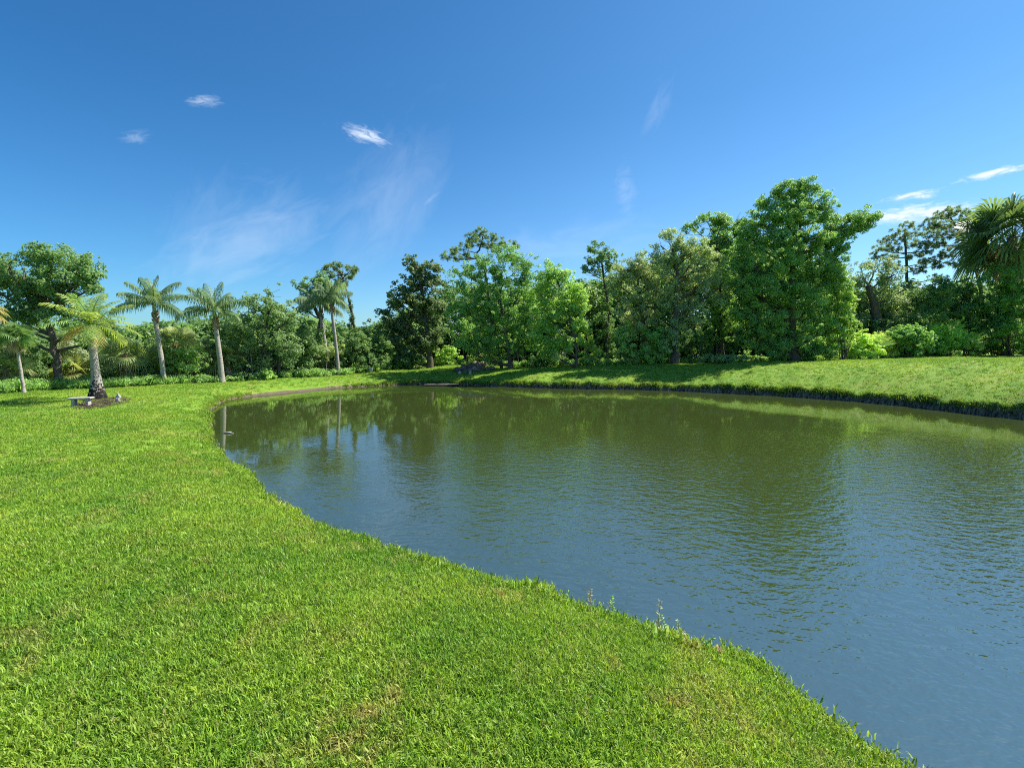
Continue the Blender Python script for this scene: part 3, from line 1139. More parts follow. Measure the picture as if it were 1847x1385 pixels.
for (lab, bl, c, back, kw) in [
        ('grey green shrub hung with moss between the oak and the short palm', [(140, 625, 28, 30), (125, 650, 25, 25), (150, 655, 28, 25)], (.10, .125, .065), 2.2, {}),
        ('dark shrub behind the thin cabbage palm at left', [(60, 640, 32, 28), (75, 665, 30, 22), (40, 668, 28, 18)], DARK, 1.8, {}),
        ('dark shrub right of the short palm trunk', [(205, 665, 26, 25), (195, 640, 20, 22)], DARK, 1.5, {}),
        ('olive shrub below the bushy cabbage palm', [(240, 675, 30, 18), (265, 660, 26, 24)], OLIVE, 1.0, {}),
        ('leafy shrub between the first and second tall palms', [(325, 662, 30, 26), (345, 650, 24, 26), (318, 640, 22, 18)], (.062, .118, .02), .7, {}),
        ('dark shrub low at the foot of the second tall palm', [(372, 672, 24, 18), (360, 655, 22, 22)], DARK, .8, {}),
        ('grey shrub far left under the sky gap', [(-10, 640, 36, 30), (20, 640, 26, 24)], (.085, .11, .04), 2.4, {}),
        ('rounded shrub behind the first tall palm', [(280, 655, 24, 26), (272, 628, 22, 18)], (.05, .09, .02), 1.8, {})]:
    b = bl[0]
    shrub(lab, bl, c, base=(b[0], 694), D=hit(b[0], ev(b[0]))[1] + back * 1.2 + .7, group=SG, **kw)

# --- centre left
tree('broadleaf_tree', 'loose grey green tree with sky showing through behind the left shore', 'tree', (468, 684), [(470, 640), (480, 590), (488, 545)], (.14, .05),
     [(490, 528, 20, 14), (462, 545, 22, 14), (508, 548, 24, 18), (440, 565, 24, 16), (482, 565, 34, 20), (520, 580, 24, 22), (425, 595, 28, 22), (465, 600, 40, 26), (508, 612, 34, 28),
      (438, 635, 36, 28), (490, 645, 42, 28), (410, 625, 22, 26), (455, 665, 40, 20), (530, 640, 24, 30)],
     (.062, .102, .030), D=hit(468, 686)[1] + 1.6, dens=.62, leaf=.12, cr=.36, per=32, trunks=[[(455, 686), (452, 640), (445, 590)], [(500, 686), (505, 640), (515, 590)]])
tree('broadleaf_tree', 'green tree rising behind the close pair of slender palms', 'tree', (570, 668), [(572, 620), (578, 575), (566, 552)], (.16, .09),
     [(545, 520, 16, 15), (566, 512, 20, 13), (585, 505, 18, 13), (552, 538, 20, 13), (578, 532, 22, 14), (545, 556, 13, 10)], (.050, .095, .020), D=hit(570, 680)[1] + 4.5,
     dens=.8, leaf=.13, cr=.38)
pine('thin leaning pine with a tufted flat crown, clear against the sky', [(641, 610), (637, 575), (628, 535), (621, 512), (616, 497)], (.16, .075),
     [(588, 484, 9, 6), (602, 480, 10, 6), (618, 478, 11, 6), (634, 489, 9, 6), (596, 496, 9, 6), (612, 490, 10, 6), (626, 500, 9, 5), (608, 506, 8, 5), (640, 488, 6, 5), (618, 512, 8, 5)],
     (.048, .080, .024), hit(640, 674)[1] + 5, limbs=1, vine=[(632, 545), (634, 575), (632, 592)], foot=(646, 668))
for (lab, bl, c, back, kw) in [
        ('dark rounded thicket shrub right of the slender palms', [(645, 628, 34, 26), (630, 650, 30, 24), (665, 655, 30, 20)], (.044, .085, .018), 1.6, {}),
        ('broad shrub below the leaning pine', [(672, 618, 26, 24), (690, 635, 22, 24), (655, 605, 22, 16)], (.05, .092, .016), 1.8, {}),
        ('pale leafy shrub at the foot of the slender palms', [(590, 655, 26, 22), (570, 640, 24, 24), (600, 636, 20, 16)], (.095, .125, .042), 1.8, {}),
        ('dark shrub left of the slender palms', [(548, 650, 30, 28), (535, 625, 24, 24), (560, 615, 26, 22)], (.05, .088, .022), 1.4, {}),
        ('low bright sapling at the foot of the loose grey tree', [(482, 676, 12, 9)], LITE, .1, {'leaf': .08, 'cr': .16}),
        ('low dark shrub under the magnolia', [(705, 650, 26, 16), (735, 652, 26, 14)], DARK, 1.0, {})]:
    b = bl[0]
    shrub(lab, bl, c, base=(b[0], b[1] + b[3]), D=hit(b[0], np.interp(b[0], [e[0] for e in EDGE], [e[1] for e in EDGE]))[1] + back, group=SG, **kw)

# --- centre
tree('magnolia_tree', 'tall dark magnolia with glossy bronze tinted leaves, bare trunk at its foot', 'tree', (776, 664), [(774, 630), (768, 580), (762, 530), (752, 480)], (.17, .05),
     [(742, 472, 12, 11), (776, 482, 19, 13), (752, 492, 20, 14), (738, 515, 26, 18), (775, 512, 24, 18), (722, 543, 28, 20), (758, 545, 34, 22), (785, 552, 18, 20), (712, 578, 30, 22),
      (752, 585, 36, 24), (788, 592, 18, 20), (702, 612, 28, 22), (742, 618, 38, 22), (776, 618, 24, 16), (720, 640, 30, 14)],
     (.046, .070, .022), dens=.92, leaf=.17, cr=.36, per=26)
pine('crooked pine whose tufted top rises over the central trees', [(880, 520), (874, 482), (858, 466), (868, 440), (872, 425)], (.17, .06),
     [(806, 462, 10, 7), (820, 452, 11, 7), (836, 446, 11, 7), (850, 428, 12, 8), (868, 420, 13, 8), (884, 428, 12, 8), (896, 442, 11, 7), (846, 440, 9, 6), (864, 436, 12, 7),
      (826, 466, 10, 6), (912, 438, 10, 8), (930, 444, 8, 6), (880, 444, 10, 6), (842, 462, 8, 5)],
     (.050, .086, .024), hit(880, 663)[1] + 5, limbs=1, foot=(884, 660))
tree('broadleaf_tree', 'broad leafy green tree behind the heap of rocks', 'tree', (922, 664), [(918, 630), (905, 570), (900, 510)], (.15, .05),
     [(915, 458, 28, 14), (945, 476, 22, 20), (880, 478, 32, 17), (838, 490, 30, 16), (915, 496, 40, 22), (850, 520, 36, 22), (895, 530, 42, 26), (945, 525, 26, 28), (832, 556, 28, 24),
      (875, 566, 42, 28), (925, 570, 42, 30), (958, 570, 18, 26), (850, 600, 40, 28), (905, 612, 44, 28), (948, 615, 26, 28), (835, 628, 26, 18), (880, 638, 34, 16)],
     (.058, .118, .018), dens=.85, leaf=.12, cr=.38, trunks=[[(905, 664), (895, 610), (880, 550)]])
tree('broadleaf_tree', 'yellow green tree with one slim dark trunk at its foot, near the middle', 'tree', (1038, 663), [(1040, 635), (1032, 590), (1020, 545), (1005, 505)], (.10, .04),
     [(1000, 480, 17, 11), (984, 502, 22, 17), (1014, 502, 22, 15), (1042, 528, 14, 15), (976, 532, 24, 20), (1010, 535, 28, 20), (1038, 556, 20, 16), (980, 568, 30, 22), (1020, 578, 30, 22),
      (1050, 590, 16, 16), (985, 606, 30, 24), (1022, 614, 28, 20), (996, 638, 30, 16), (1052, 560, 14, 12), (1000, 500, 22, 18), (1028, 540, 26, 22), (1000, 560, 30, 24)],
     (.092, .155, .020), dens=.85, leaf=.115, cr=.34, per=32)
tree('broadleaf_tree', 'slender open-topped tree on a vine wrapped trunk right of the yellow green tree', 'tree', (1096, 656), [(1095, 600), (1097, 550), (1090, 505), (1084, 462)], (.13, .04),
     [(1078, 448, 20, 10), (1090, 462, 22, 12), (1068, 470, 14, 9), (1058, 486, 11, 8), (1104, 478, 18, 12), (1086, 488, 18, 10), (1100, 505, 14, 9), (1096, 545, 10, 15),
      (1093, 575, 16, 18), (1096, 602, 20, 20), (1098, 630, 22, 20), (1094, 645, 22, 10)],
     (.046, .092, .020), dens=.8, leaf=.11, cr=.28, per=32)
for (lab, bl, c, back, kw) in [
        ('shrub with pale leaf tips right behind the rock heap', [(868, 646, 20, 12), (888, 652, 16, 10)], (.11, .14, .03), .3, {'leaf': .09, 'cr': .2}),
        ('yellow green shrub in the gap beside the magnolia trunk', [(808, 640, 20, 16), (795, 652, 14, 9)], LITE, .8, {'cr': .22}),
        ('dark shrub left of the slim dark trunk', [(975, 648, 26, 14), (1000, 648, 22, 12)], (.05, .095, .018), .5, {}),
        ('pale green shrub right of the slim dark trunk', [(1062, 640, 18, 16), (1056, 615, 16, 18)], (.11, .16, .025), .7, {'cr': .24}),
        ('light green shrub right of the vine wrapped trunk', [(1130, 625, 22, 26), (1140, 645, 22, 12), (1122, 600, 16, 18)], (.105, .155, .028), .6, {'cr': .26}),
        ('bright bush of trailing vines below the grey oaks', [(1180, 612, 26, 26), (1175, 638, 26, 18), (1200, 630, 20, 20)], (.078, .145, .018), .5, {'cr': .28})]:
    b = bl[0]
    shrub(lab, bl, c, base=(b[0], b[1] + b[3]), D=hit(b[0], np.interp(b[0], [e[0] for e in EDGE], [e[1] for e in EDGE]))[1] + back, group=SG, **kw)

tree('oak_tree', 'grey green mossy oak, left one of the pair right of centre', 'tree', (1160, 640), [(1160, 590), (1155, 540), (1150, 500)], (.16, .06),
     [(1150, 468, 22, 12), (1128, 482, 22, 14), (1168, 482, 24, 14), (1140, 502, 28, 18), (1174, 508, 24, 18), (1128, 530, 26, 20), (1160, 535, 32, 22), (1140, 562, 32, 22), (1172, 568, 26, 22),
      (1150, 592, 30, 18), (1150, 485, 30, 20), (1180, 495, 24, 24), (1112, 505, 20, 20), (1190, 540, 22, 26)], GREY, D=hit(1160, 658)[1] + 2.2, dens=.8, leaf=.10, cr=.33, per=36)
tree('oak_tree', 'taller grey green mossy oak with an ivy column down its trunk', 'tree', (1218, 655), [(1218, 600), (1220, 540), (1222, 490), (1212, 450)], (.2, .06),
     [(1205, 426, 18, 11), (1192, 444, 16, 12), (1228, 440, 24, 15), (1258, 450, 26, 18), (1284, 468, 24, 18), (1208, 470, 28, 18), (1244, 480, 32, 20), (1282, 498, 26, 20), (1214, 505, 28, 22),
      (1256, 515, 34, 22), (1208, 545, 18, 24), (1244, 552, 30, 22), (1212, 585, 22, 24), (1210, 620, 28, 22), (1250, 585, 26, 18), (1190, 470, 22, 22), (1224, 455, 26, 20), (1262, 478, 28, 22), (1296, 520, 22, 26)],
     (.102, .134, .056), D=hit(1218, 658)[1] + .9, dens=.85, leaf=.105, cr=.33, per=36)
tree('broadleaf_tree', 'bright green treetop behind the taller grey oak', 'tree', (1300, 640), [(1298, 560), (1295, 480), (1290, 430)], (.18, .06),
     [(1275, 398, 22, 10), (1300, 398, 18, 11), (1252, 412, 22, 12), (1288, 418, 32, 16), (1318, 425, 24, 18), (1342, 390, 18, 11), (1345, 410, 20, 14), (1280, 445, 36, 20), (1325, 455, 30, 24),
      (1300, 490, 34, 24), (1320, 520, 24, 24)],
     (.062, .118, .016), D=hit(1300, 656)[1] + 4.5, dens=.85, leaf=.14, cr=.42)
for (lab, bl, c, back, kw) in [
        ('dark shrub on the left of the hollow beneath the trees', [(1252, 632, 28, 22), (1270, 612, 26, 22), (1240, 610, 22, 18)], (.045, .095, .017), .7, {}),
        ('leafy shrub arching over the dark hollow', [(1300, 592, 28, 20), (1322, 575, 24, 22), (1290, 560, 22, 22)], (.055, .11, .017), 1.5, {}),
        ('low ferny shrub in front of the dark hollow', [(1318, 648, 26, 7), (1285, 648, 20, 7)], (.085, .12, .035), .3, {'leaf': .08, 'cr': .14})]:
    b = bl[0]
    shrub(lab, bl, c, base=(b[0], b[1] + b[3]), D=hit(b[0], np.interp(b[0], [e[0] for e in EDGE], [e[1] for e in EDGE]))[1] + back, group=SG, **kw)

# --- the biggest tree
tree('broadleaf_tree', 'biggest tree, a tall dense green mass leafy down to the ground', 'tree', (1432, 652), [(1430, 600), (1428, 520), (1432, 440), (1438, 380)], (.26, .07),
     [(1422, 338, 16, 12), (1440, 336, 14, 11), (1462, 338, 15, 12), (1400, 352, 18, 12), (1384, 370, 20, 13), (1432, 362, 30, 18), (1474, 362, 22, 16), (1494, 378, 16, 14), (1412, 388, 38, 20),
      (1458, 394, 40, 22), (1372, 402, 26, 18), (1348, 424, 24, 20), (1498, 408, 22, 18), (1530, 402, 24, 13), (1552, 386, 20, 11), (1570, 394, 15, 9), (1530, 424, 20, 12), (1556, 410, 16, 9),
      (1388, 436, 44, 26), (1442, 440, 48, 28), (1490, 440, 28, 24), (1338, 462, 28, 26), (1380, 480, 46, 30), (1436, 488, 52, 32), (1488, 484, 30, 28), (1512, 462, 16, 24), (1332, 510, 26, 26),
      (1372, 528, 46, 30), (1428, 538, 54, 32), (1482, 532, 36, 30), (1500, 500, 18, 26), (1340, 560, 30, 26), (1384, 580, 46, 28), (1440, 590, 54, 30), (1494, 582, 34, 28), (1362, 606, 30, 20),
      (1400, 626, 44, 20), (1452, 632, 46, 16), (1498, 622, 30, 22)],
     (.062, .120, .021), dens=1.1, leaf=.108, cr=.36, per=44, thick=.95)
shrub('yellow green vine mass on the right flank of the biggest tree', [(1516, 520, 16, 28), (1524, 560, 16, 28), (1528, 598, 18, 24)], (.098, .150, .018), base=(1522, 648), D=hit(1520, 650)[1] + .9,
      cr=.26, name='vine', cat='vine')

# --- right background
tree('oak_tree', 'grey oak with a visible dark trunk set back right of the biggest tree', 'tree', (1581, 610), [(1580, 570), (1576, 545), (1566, 515)], (.30, .14),
     [(1552, 484, 22, 14), (1584, 480, 26, 15), (1614, 494, 24, 15), (1560, 508, 26, 16), (1600, 516, 28, 16), (1632, 520, 22, 16), (1548, 536, 18, 18), (1615, 545, 26, 18), (1545, 570, 16, 20),
      (1640, 555, 24, 20), (1610, 575, 20, 14)], (.072, .104, .040), D=hit(1580, 648)[1] + 9, dens=.7, leaf=.15, cr=.5, per=34)
pine('tall pine with layered tufted branches and a straight grey trunk, set back on the right', [(1640, 580), (1638, 530), (1635, 480), (1633, 440), (1632, 415)], (.26, .08),
     [(1632, 408, 14, 6), (1615, 420, 14, 7), (1648, 420, 14, 7), (1600, 434, 14, 7), (1630, 432, 14, 7), (1590, 448, 15, 7), (1612, 448, 14, 7), (1652, 440, 15, 8), (1668, 452, 14, 8), (1580, 462, 12, 6),
      (1606, 464, 12, 6), (1650, 462, 14, 7), (1670, 472, 14, 7), (1612, 476, 10, 5), (1660, 488, 14, 7), (1686, 480, 12, 6), (1690, 500, 12, 6)],
     (.060, .092, .036), hit(1640, 646)[1] + 13, limbs=1, foot=(1640, 620))
pine('second pine with wide dense tufts between the straight pine and the big fan palm', [(1775, 560), (1765, 500), (1745, 450), (1725, 410), (1715, 392)], (.26, .08),
     [(1710, 384, 16, 8), (1730, 382, 16, 8), (1690, 394, 16, 8), (1748, 392, 14, 8), (1676, 408, 15, 8), (1704, 406, 17, 9), (1732, 404, 16, 8), (1684, 424, 16, 8), (1712, 424, 17, 9), (1696, 440, 15, 8),
      (1724, 444, 16, 8), (1676, 440, 13, 7), (1706, 460, 14, 8), (1738, 424, 14, 8), (1688, 470, 13, 6), (1720, 476, 13, 7)],
     (.058, .090, .034), hit(1760, 644)[1] + 12, limbs=1, foot=(1775, 620))
for (lab, bl, c, back, kw) in [
        ('dark shrub mass below the two right hand pines', [(1680, 545, 30, 24), (1712, 555, 30, 26), (1665, 575, 28, 20), (1690, 520, 24, 18)], (.036, .080, .018), 5, {'leaf': .15, 'cr': .42}),
        ('dark shrub tucked left of the big fan palm trunk', [(1745, 555, 22, 28), (1752, 585, 22, 22), (1735, 520, 18, 20)], (.040, .085, .017), 2.2, {'leaf': .13, 'cr': .34}),
        ('grey shrub behind the bright hedge plants at right', [(1600, 590, 26, 16), (1635, 590, 24, 16)], (.062, .098, .03), 4.5, {'leaf': .14, 'cr': .36}),
        ('loose light green shrub right of the biggest tree', [(1550, 622, 24, 22), (1534, 636, 16, 12), (1572, 632, 18, 14)], (.150, .205, .026), .6, {'cr': .22, 'up': 1.0}),
        ('yellow leaved shrub left of the vine dome', [(1592, 622, 22, 20), (1600, 638, 18, 9)], (.180, .205, .026), .8, {'cr': .22, 'up': 1.0}),
        ('neat dark dome of vine leaves', [(1639, 620, 36, 26), (1640, 608, 28, 18)], (.062, .130, .018), .5, {'cr': .22, 'dens': 1.3, 'up': .9}),
        ('dark low shrub beside the pale forked stem', [(1778, 622, 22, 18), (1762, 630, 16, 12)], (.036, .080, .015), 1.0, {'cr': .24}),
        ('bright leafy shrub between the vine dome and the big fan palm', [(1710, 606, 32, 26), (1690, 622, 24, 18), (1740, 618, 26, 20), (1685, 596, 16, 14)], (.135, .200, .022), .8, {'cr': .26, 'up': 1.0})]:
    b = bl[0]
    shrub(lab, bl, c, base=(b[0], b[1] + b[3]), D=hit(b[0], np.interp(b[0], [e[0] for e in EDGE], [e[1] for e in EDGE]))[1] + back, group=SG, **kw)
fan_palm('spiky low palmetto in front of the grey oak', (1577, 640), (1577, 630), (.06, .06), 18, .55, .42, (.070, .120, .02), D=hit(1577, 648)[1] + 1.1, seed=40, el_rng=(5, 80), droop=.5, name='palmetto', w=.04, segs=20)

# --- the big cabbage palm at the right edge
bp = fan_palm('big cabbage palm at the right edge with a vine clad trunk', (1812, 641), (1826, 428), (.20, .17), 84, 1.2, 1.22, (.040, .066, .016), dead=20, seed=50,
              el_rng=(-60, 84), droop=.85, mtrunk=m_boot, segs=22, w=.085)
shrub('thick dark vines climbing the big cabbage palm', [(1808, 545, 30, 34), (1800, 590, 26, 30), (1835, 585, 36, 38), (1842, 622, 40, 18), (1838, 540, 34, 34), (1808, 500, 34, 24), (1790, 560, 20, 18)],
      (.040, .098, .012), base=(1820, 642), D=hit(1815, 642)[1] + .15, cr=.3, name='vine', cat='vine')
st = hit(1796, 641)
mb = MB()
for (a, b_, c_) in [((1790, 642), (1786, 615), (1778, 590)), ((1799, 641), (1800, 612), (1797, 585)), ((1794, 642), (1790, 620), (1783, 606))]:
    mb.tube([pt(a[0], a[1] + 4, st[1] - .1) - st, pt(b_[0], b_[1], st[1] - .9) - st, pt(c_[0], c_[1], st[1] - 1.3) - st], [.06, .05, .03], 7, True, .1)
o = mb.build('bare_stem', m_pale)
o.location = st
tag(o, 'pale bare forked stem leaning at the foot of the big cabbage palm', 'stem')
# trees just outside the frame on either side
tree('broadleaf_tree', 'dark tree standing past the right edge beyond the big palm', 'tree', (2010, 640), [(2010, 560), (2005, 480)], (.25, .08),
     [(1990, 420, 60, 40), (2060, 450, 60, 50), (1950, 500, 50, 50), (2020, 530, 80, 60), (2100, 540, 60, 60), (1950, 590, 50, 45), (2040, 600, 70, 40)], (.045, .095, .016),
     D=hit(1847, 640)[1] + 1, dens=.7, leaf=.16, cr=.5, per=30)
tree('broadleaf_tree', 'dark tree past the left edge', 'tree', (-150, 700), [(-150, 640), (-150, 560)], (.25, .08),
     [(-160, 500, 60, 40), (-110, 540, 50, 40), (-200, 560, 60, 50), (-140, 600, 60, 50), (-220, 640, 60, 50), (-130, 660, 50, 30)], DARK, D=hit(0, 711)[1] + 1.5, dens=.6, leaf=.16, cr=.5, per=28)

# ------------------------------------------------------------------ woodland mass behind and undergrowth (stuff)
rng = newrng()
prof_u = [-400, 0, 60, 200, 300, 430, 560, 640, 700, 800, 1000, 1150, 1300, 1420, 1520, 1600, 1850, 2300]
prof_v = [600, 612, 612, 610, 600, 585, 580, 604, 590, 522, 525, 495, 450, 440, 520, 525, 510, 510]
C, R = [], []
for k in range(7000):
    u = rng.uniform(-400, 2300)
    vt = np.interp(u, prof_u, prof_v) + rng.normal() * 7
    v = vt + rng.uniform(0, 1) ** 1.2 * max(10, 672 - vt)
    eu = np.clip(u, 0, 1847)
    dback = np.interp(np.arctan2((u - CU) / FPX, 1), EDA, EDP[:, 1]) + 6 + rng.uniform(0, 11)
    p = pt(u, v, dback)
    if p[2] < .2: continue
    C.append(p); R.append(rng.uniform(.5, 1.1))
for k in range(2200):
    u = rng.uniform(-400, 2300)
    dback = np.interp(np.arctan2((u - CU) / FPX, 1), EDA, EDP[:, 1]) + 4.5 + rng.uniform(0, 6)
    p = pt(u, 640, dback)
    p[2] = tz(p[0], p[1]) + .15 + rng.uniform(0, 1) * (3.4 if u > 700 else 2.0)
    C.append(p); R.append(rng.uniform(.5, 1.0))
C, R = np.array(C), np.array(R)
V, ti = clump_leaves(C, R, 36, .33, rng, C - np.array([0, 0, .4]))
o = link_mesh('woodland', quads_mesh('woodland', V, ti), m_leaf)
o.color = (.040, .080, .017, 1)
tag(o, 'dense dark green woodland filling in behind the trees', None, None, 'stuff')

# strap leaved and ferny undergrowth along the edge of the lawn
C, R, V2, T2 = [], [], [], []
for k in range(2300):
    u = rng.uniform(-250, 2000)
    th = math.atan2((u - CU) / FPX, 1.0)
    er = float(np.interp(th, EDA, EDR)) + rng.uniform(.0, 1.9) ** 1.2
    x, y = er * math.sin(th), er * math.cos(th)
    left = u < 330
    hgt_ = (rng.uniform(.1, .7) if left else rng.uniform(.08, .55))
    hgt_ *= .55 + .8 * abs(math.sin(u * .021 + 1.3 * math.sin(u * .053)))
    C.append((x, y, hgt_ * .55)); R.append(rng.uniform(.13, .28))
    if left or rng.uniform() < .35:
        n = 26
        az = rng.uniform(0, 6.28, n)
        el = rng.uniform(.5, 1.4, n)
        d = np.stack([np.cos(az) * np.cos(el), np.sin(az) * np.cos(el), np.sin(el)], 1)
        L = rng.uniform(.25, .55, n) * (1 if left else .8)
        z0 = tz(x, y)
        P = np.array([x, y, z0]) + d * L[:, None] * .5
        V2.append(leaf_quads(P, np.cross(d, rng.normal(size=(n, 3))), L, np.full(n, .045), rng, axis=d))
        T2.append(rng.uniform(.3, 1, n))
C = np.array(C); C[:, 2] += terrain(C[:, :2])[0]
V, ti = clump_leaves(C, np.array(R), 22, .10, rng, C - np.array([0, 0, .3]))
V = np.concatenate([V] + V2); ti = np.concatenate([ti] + T2)
o = link_mesh('undergrowth', quads_mesh('undergrowth', V, ti), m_leaf)
o.color = (.068, .125, .022, 1)
tag(o, 'low leafy undergrowth along the foot of the trees', None, None, 'stuff')

# dead twigs and stems in the thicket
mb = MB()
for k in range(160):
    u = rng.uniform(420, 1800)
    th = math.atan2((u - CU) / FPX, 1.0)
    er = float(np.interp(th, EDA, EDR)) + rng.uniform(.3, 1.6)
    p = Vector((er * math.sin(th), er * math.cos(th), 0)); p.z = tz(p.x, p.y) - .05
    h = rng.uniform(.5, 1.8)
    e = p + Vector((rng.normal() * .3, rng.normal() * .3, h))
    mb.tube([p, (p + e) / 2 + Vector((rng.normal() * .08, rng.normal() * .08, 0)), e], [.022, .016, .006], 5, False)
o = mb.build('dead_twigs', m_pale)
tag(o, 'pale dead twigs and thin stems in the thicket', None, None, 'stuff')

# ------------------------------------------------------------------ grass blades (stuff)
tuft_col = bpy.data.collections.new('grass_tufts')     # source meshes only, not linked to the scene
for kvar in range(6):
    r = np.random.default_rng(50 + kvar)
    mb = MB(); tn = []
    nb = 16
    for b in range(nb):
        az = r.uniform(0, 6.28); lean = r.uniform(.25, 1.15)
        px, py = r.normal() * .035, r.normal() * .035
        L = r.uniform(.032, .070); w = r.uniform(.0024, .0042)
        d = Vector((math.cos(az), math.sin(az), 0)); s = Vector((-d.y, d.x, 0)) * w
        q, a = Vector((px, py, -.005)), lean * .35
        pts = [q.copy()]
        for j in range(3):
            q = q + (d * math.sin(a) + Vector((0, 0, 1)) * math.cos(a)) * L / 3
            a += lean * .55
            pts.append(q.copy())
        vs = [pts[0] - s * .8, pts[0] + s * .8, pts[1] - s, pts[1] + s, pts[2] - s * .8, pts[2] + s * .8, pts[3]]
        mb.add(vs, [(0, 1, 3, 2), (2, 3, 5, 4), (4, 5, 6)])
        tn += [r.uniform()] * 3
    me = mb.mesh('grass_tuft')
    at = me.attributes.new('tint', 'FLOAT', 'FACE')
    at.data.foreach_set('value', np.array(tn, np.float32))
    me.materials.append(m_grass)
    tuft_col.objects.link(bpy.data.objects.new('grass_tuft', me))

rng = newrng()
pts_, scl, tilt = [], [], []
for (r0, r1, den) in [(1.5, 4, 850), (4, 7, 500), (7, 12, 260), (12, 20, 120), (20, 48, 42)]:
    A0, A1 = -1.12, 1.05
    n = int(.5 * (A1 - A0) * (r1 * r1 - r0 * r0) * den)
    th = rng.uniform(A0, A1, n)
    r = np.sqrt(rng.uniform(r0 * r0, r1 * r1, n))
    P = np.stack([r * np.sin(th), r * np.cos(th)], 1)
    h, s = terrain(P)
    ok = ~inside(P) & (s > .10) & (r < edge_r(P[:, 0], P[:, 1]) + .15)
    # keep the bare mud strip, the mulch bed and the rock heap free
    P, h, s = P[ok], h[ok], s[ok]
    pts_.append(np.column_stack([P, h])); scl.append(rng.uniform(.75, 1.25, len(P)) * (1 + np.exp(-s / .22) * (.35 + .75 * np.clip(np.sin(P[:, 0] * 3.1 + P[:, 1] * 2.3) * np.sin(P[:, 0] * 7.7 - P[:, 1] * 5.1) + rng.normal(size=len(P)) * .4, 0, 1.2))) * (1 + .02 * (r0 - 2))); tilt.append(rng.normal(size=(len(P), 2)) * .15)
# fringe hanging over the bank
k = rng.integers(0, NS, 16000)
o_ = rng.uniform(.07, .2, 16000)
P = S[k, :2] + nrmA[k] * o_[:, None]
h, s = terrain(P)
nearcam = (P[:, 1] > 2) & (np.abs(np.arctan2(P[:, 0], P[:, 1])) < 1.1)
P, h, k = P[nearcam], h[nearcam], k[nearcam]
pts_.append(np.column_stack([P, h - .01])); scl.append(rng.uniform(.8, 1.5, len(P)) * (1 + .9 * np.clip(np.sin(P[:, 0] * 2.3 + 1) * np.sin(P[:, 0] * 5.9 + P[:, 1] * 4.3), 0, 1)))
outw = -nrmA[k]
lean = rng.uniform(.1, .9, len(P))
tilt.append(np.stack([-outw[:, 1], outw[:, 0]], 1) * lean[:, None])
GP, GS, GT = np.concatenate(pts_), np.concatenate(scl), np.concatenate(tilt)
mudpts = S[lo_:hi_, :2][::4]
bench_c = hit(176, 722)[:2]
rock_c = hit(852, 671)[:2]
keep = np.ones(len(GP), bool)
for q in range(0, len(mudpts)):
    f = math.sin(math.pi * q / len(mudpts)) ** .7
    keep &= ((GP[:, :2] - mudpts[q]) ** 2).sum(1) > (.5 * f) ** 2
GP, GS, GT = GP[keep], GS[keep], GT[keep]
me = bpy.data.meshes.new('grass')
me.vertices.add(len(GP))
me.vertices.foreach_set('co', GP.astype(np.float32).ravel())
a = me.attributes.new('scl', 'FLOAT', 'POINT'); a.data.foreach_set('value', GS.astype(np.float32))
a = me.attributes.new('rot', 'FLOAT_VECTOR', 'POINT')
a.data.foreach_set('vector', np.column_stack([GT, rng.uniform(0, .5, len(GP)) if False else np.zeros(len(GP))]).astype(np.float32).ravel())
a = me.attributes.new('pick', 'INT', 'POINT'); a.data.foreach_set('value', rng.integers(0, 6, len(GP)).astype(np.int32))
a = me.attributes.new('spin', 'FLOAT', 'POINT'); a.data.foreach_set('value', rng.uniform(0, 6.28, len(GP)).astype(np.float32))
me.update()
grass = link_mesh('grass', me, m_grass)
tag(grass, 'broad bladed green grass covering the lawn', None, None, 'stuff')
ng = bpy.data.node_groups.new('grass_scatter', 'GeometryNodeTree')
ng.interface.new_socket('Geometry', in_out='INPUT', socket_type='NodeSocketGeometry')
ng.interface.new_socket('Geometry', in_out='OUTPUT', socket_type='NodeSocketGeometry')
gi = ng.nodes.new('NodeGroupInput'); go = ng.nodes.new('NodeGroupOutput')
ci = ng.nodes.new('GeometryNodeCollectionInfo')
ci.inputs['Collection'].default_value = tuft_col
ci.inputs['Separate Children'].default_value = True
ci.inputs['Reset Children'].default_value = True
iop = ng.nodes.new('GeometryNodeInstanceOnPoints')
iop.inputs['Pick Instance'].default_value = True


def nattr(name, typ):
    nd = ng.nodes.new('GeometryNodeInputNamedAttribute')
    nd.data_type = typ
    nd.inputs['Name'].default_value = name
    return nd.outputs[0]


ng.links.new(gi.outputs[0], iop.inputs['Points'])
ng.links.new(ci.outputs[0], iop.inputs['Instance'])
ng.links.new(nattr('pick', 'INT'), iop.inputs['Instance Index'])
e1 = ng.nodes.new('FunctionNodeEulerToRotation')
ng.links.new(nattr('rot', 'FLOAT_VECTOR'), e1.inputs[0])
cx = ng.nodes.new('ShaderNodeCombineXYZ')
ng.links.new(nattr('spin', 'FLOAT'), cx.inputs[2])
e2 = ng.nodes.new('FunctionNodeEulerToRotation')
ng.links.new(cx.outputs[0], e2.inputs[0])
rr_ = ng.nodes.new('FunctionNodeRotateRotation')
rr_.rotation_space = 'LOCAL'
ng.links.new(e1.outputs[0], rr_.inputs[0])
ng.links.new(e2.outputs[0], rr_.inputs[1])
ng.links.new(rr_.outputs[0], iop.inputs['Rotation'])
ng.links.new(nattr('scl', 'FLOAT'), iop.inputs['Scale'])
ng.links.new(iop.outputs[0], go.inputs[0])
md = grass.modifiers.new('scatter', 'NODES')
md.node_group = ng

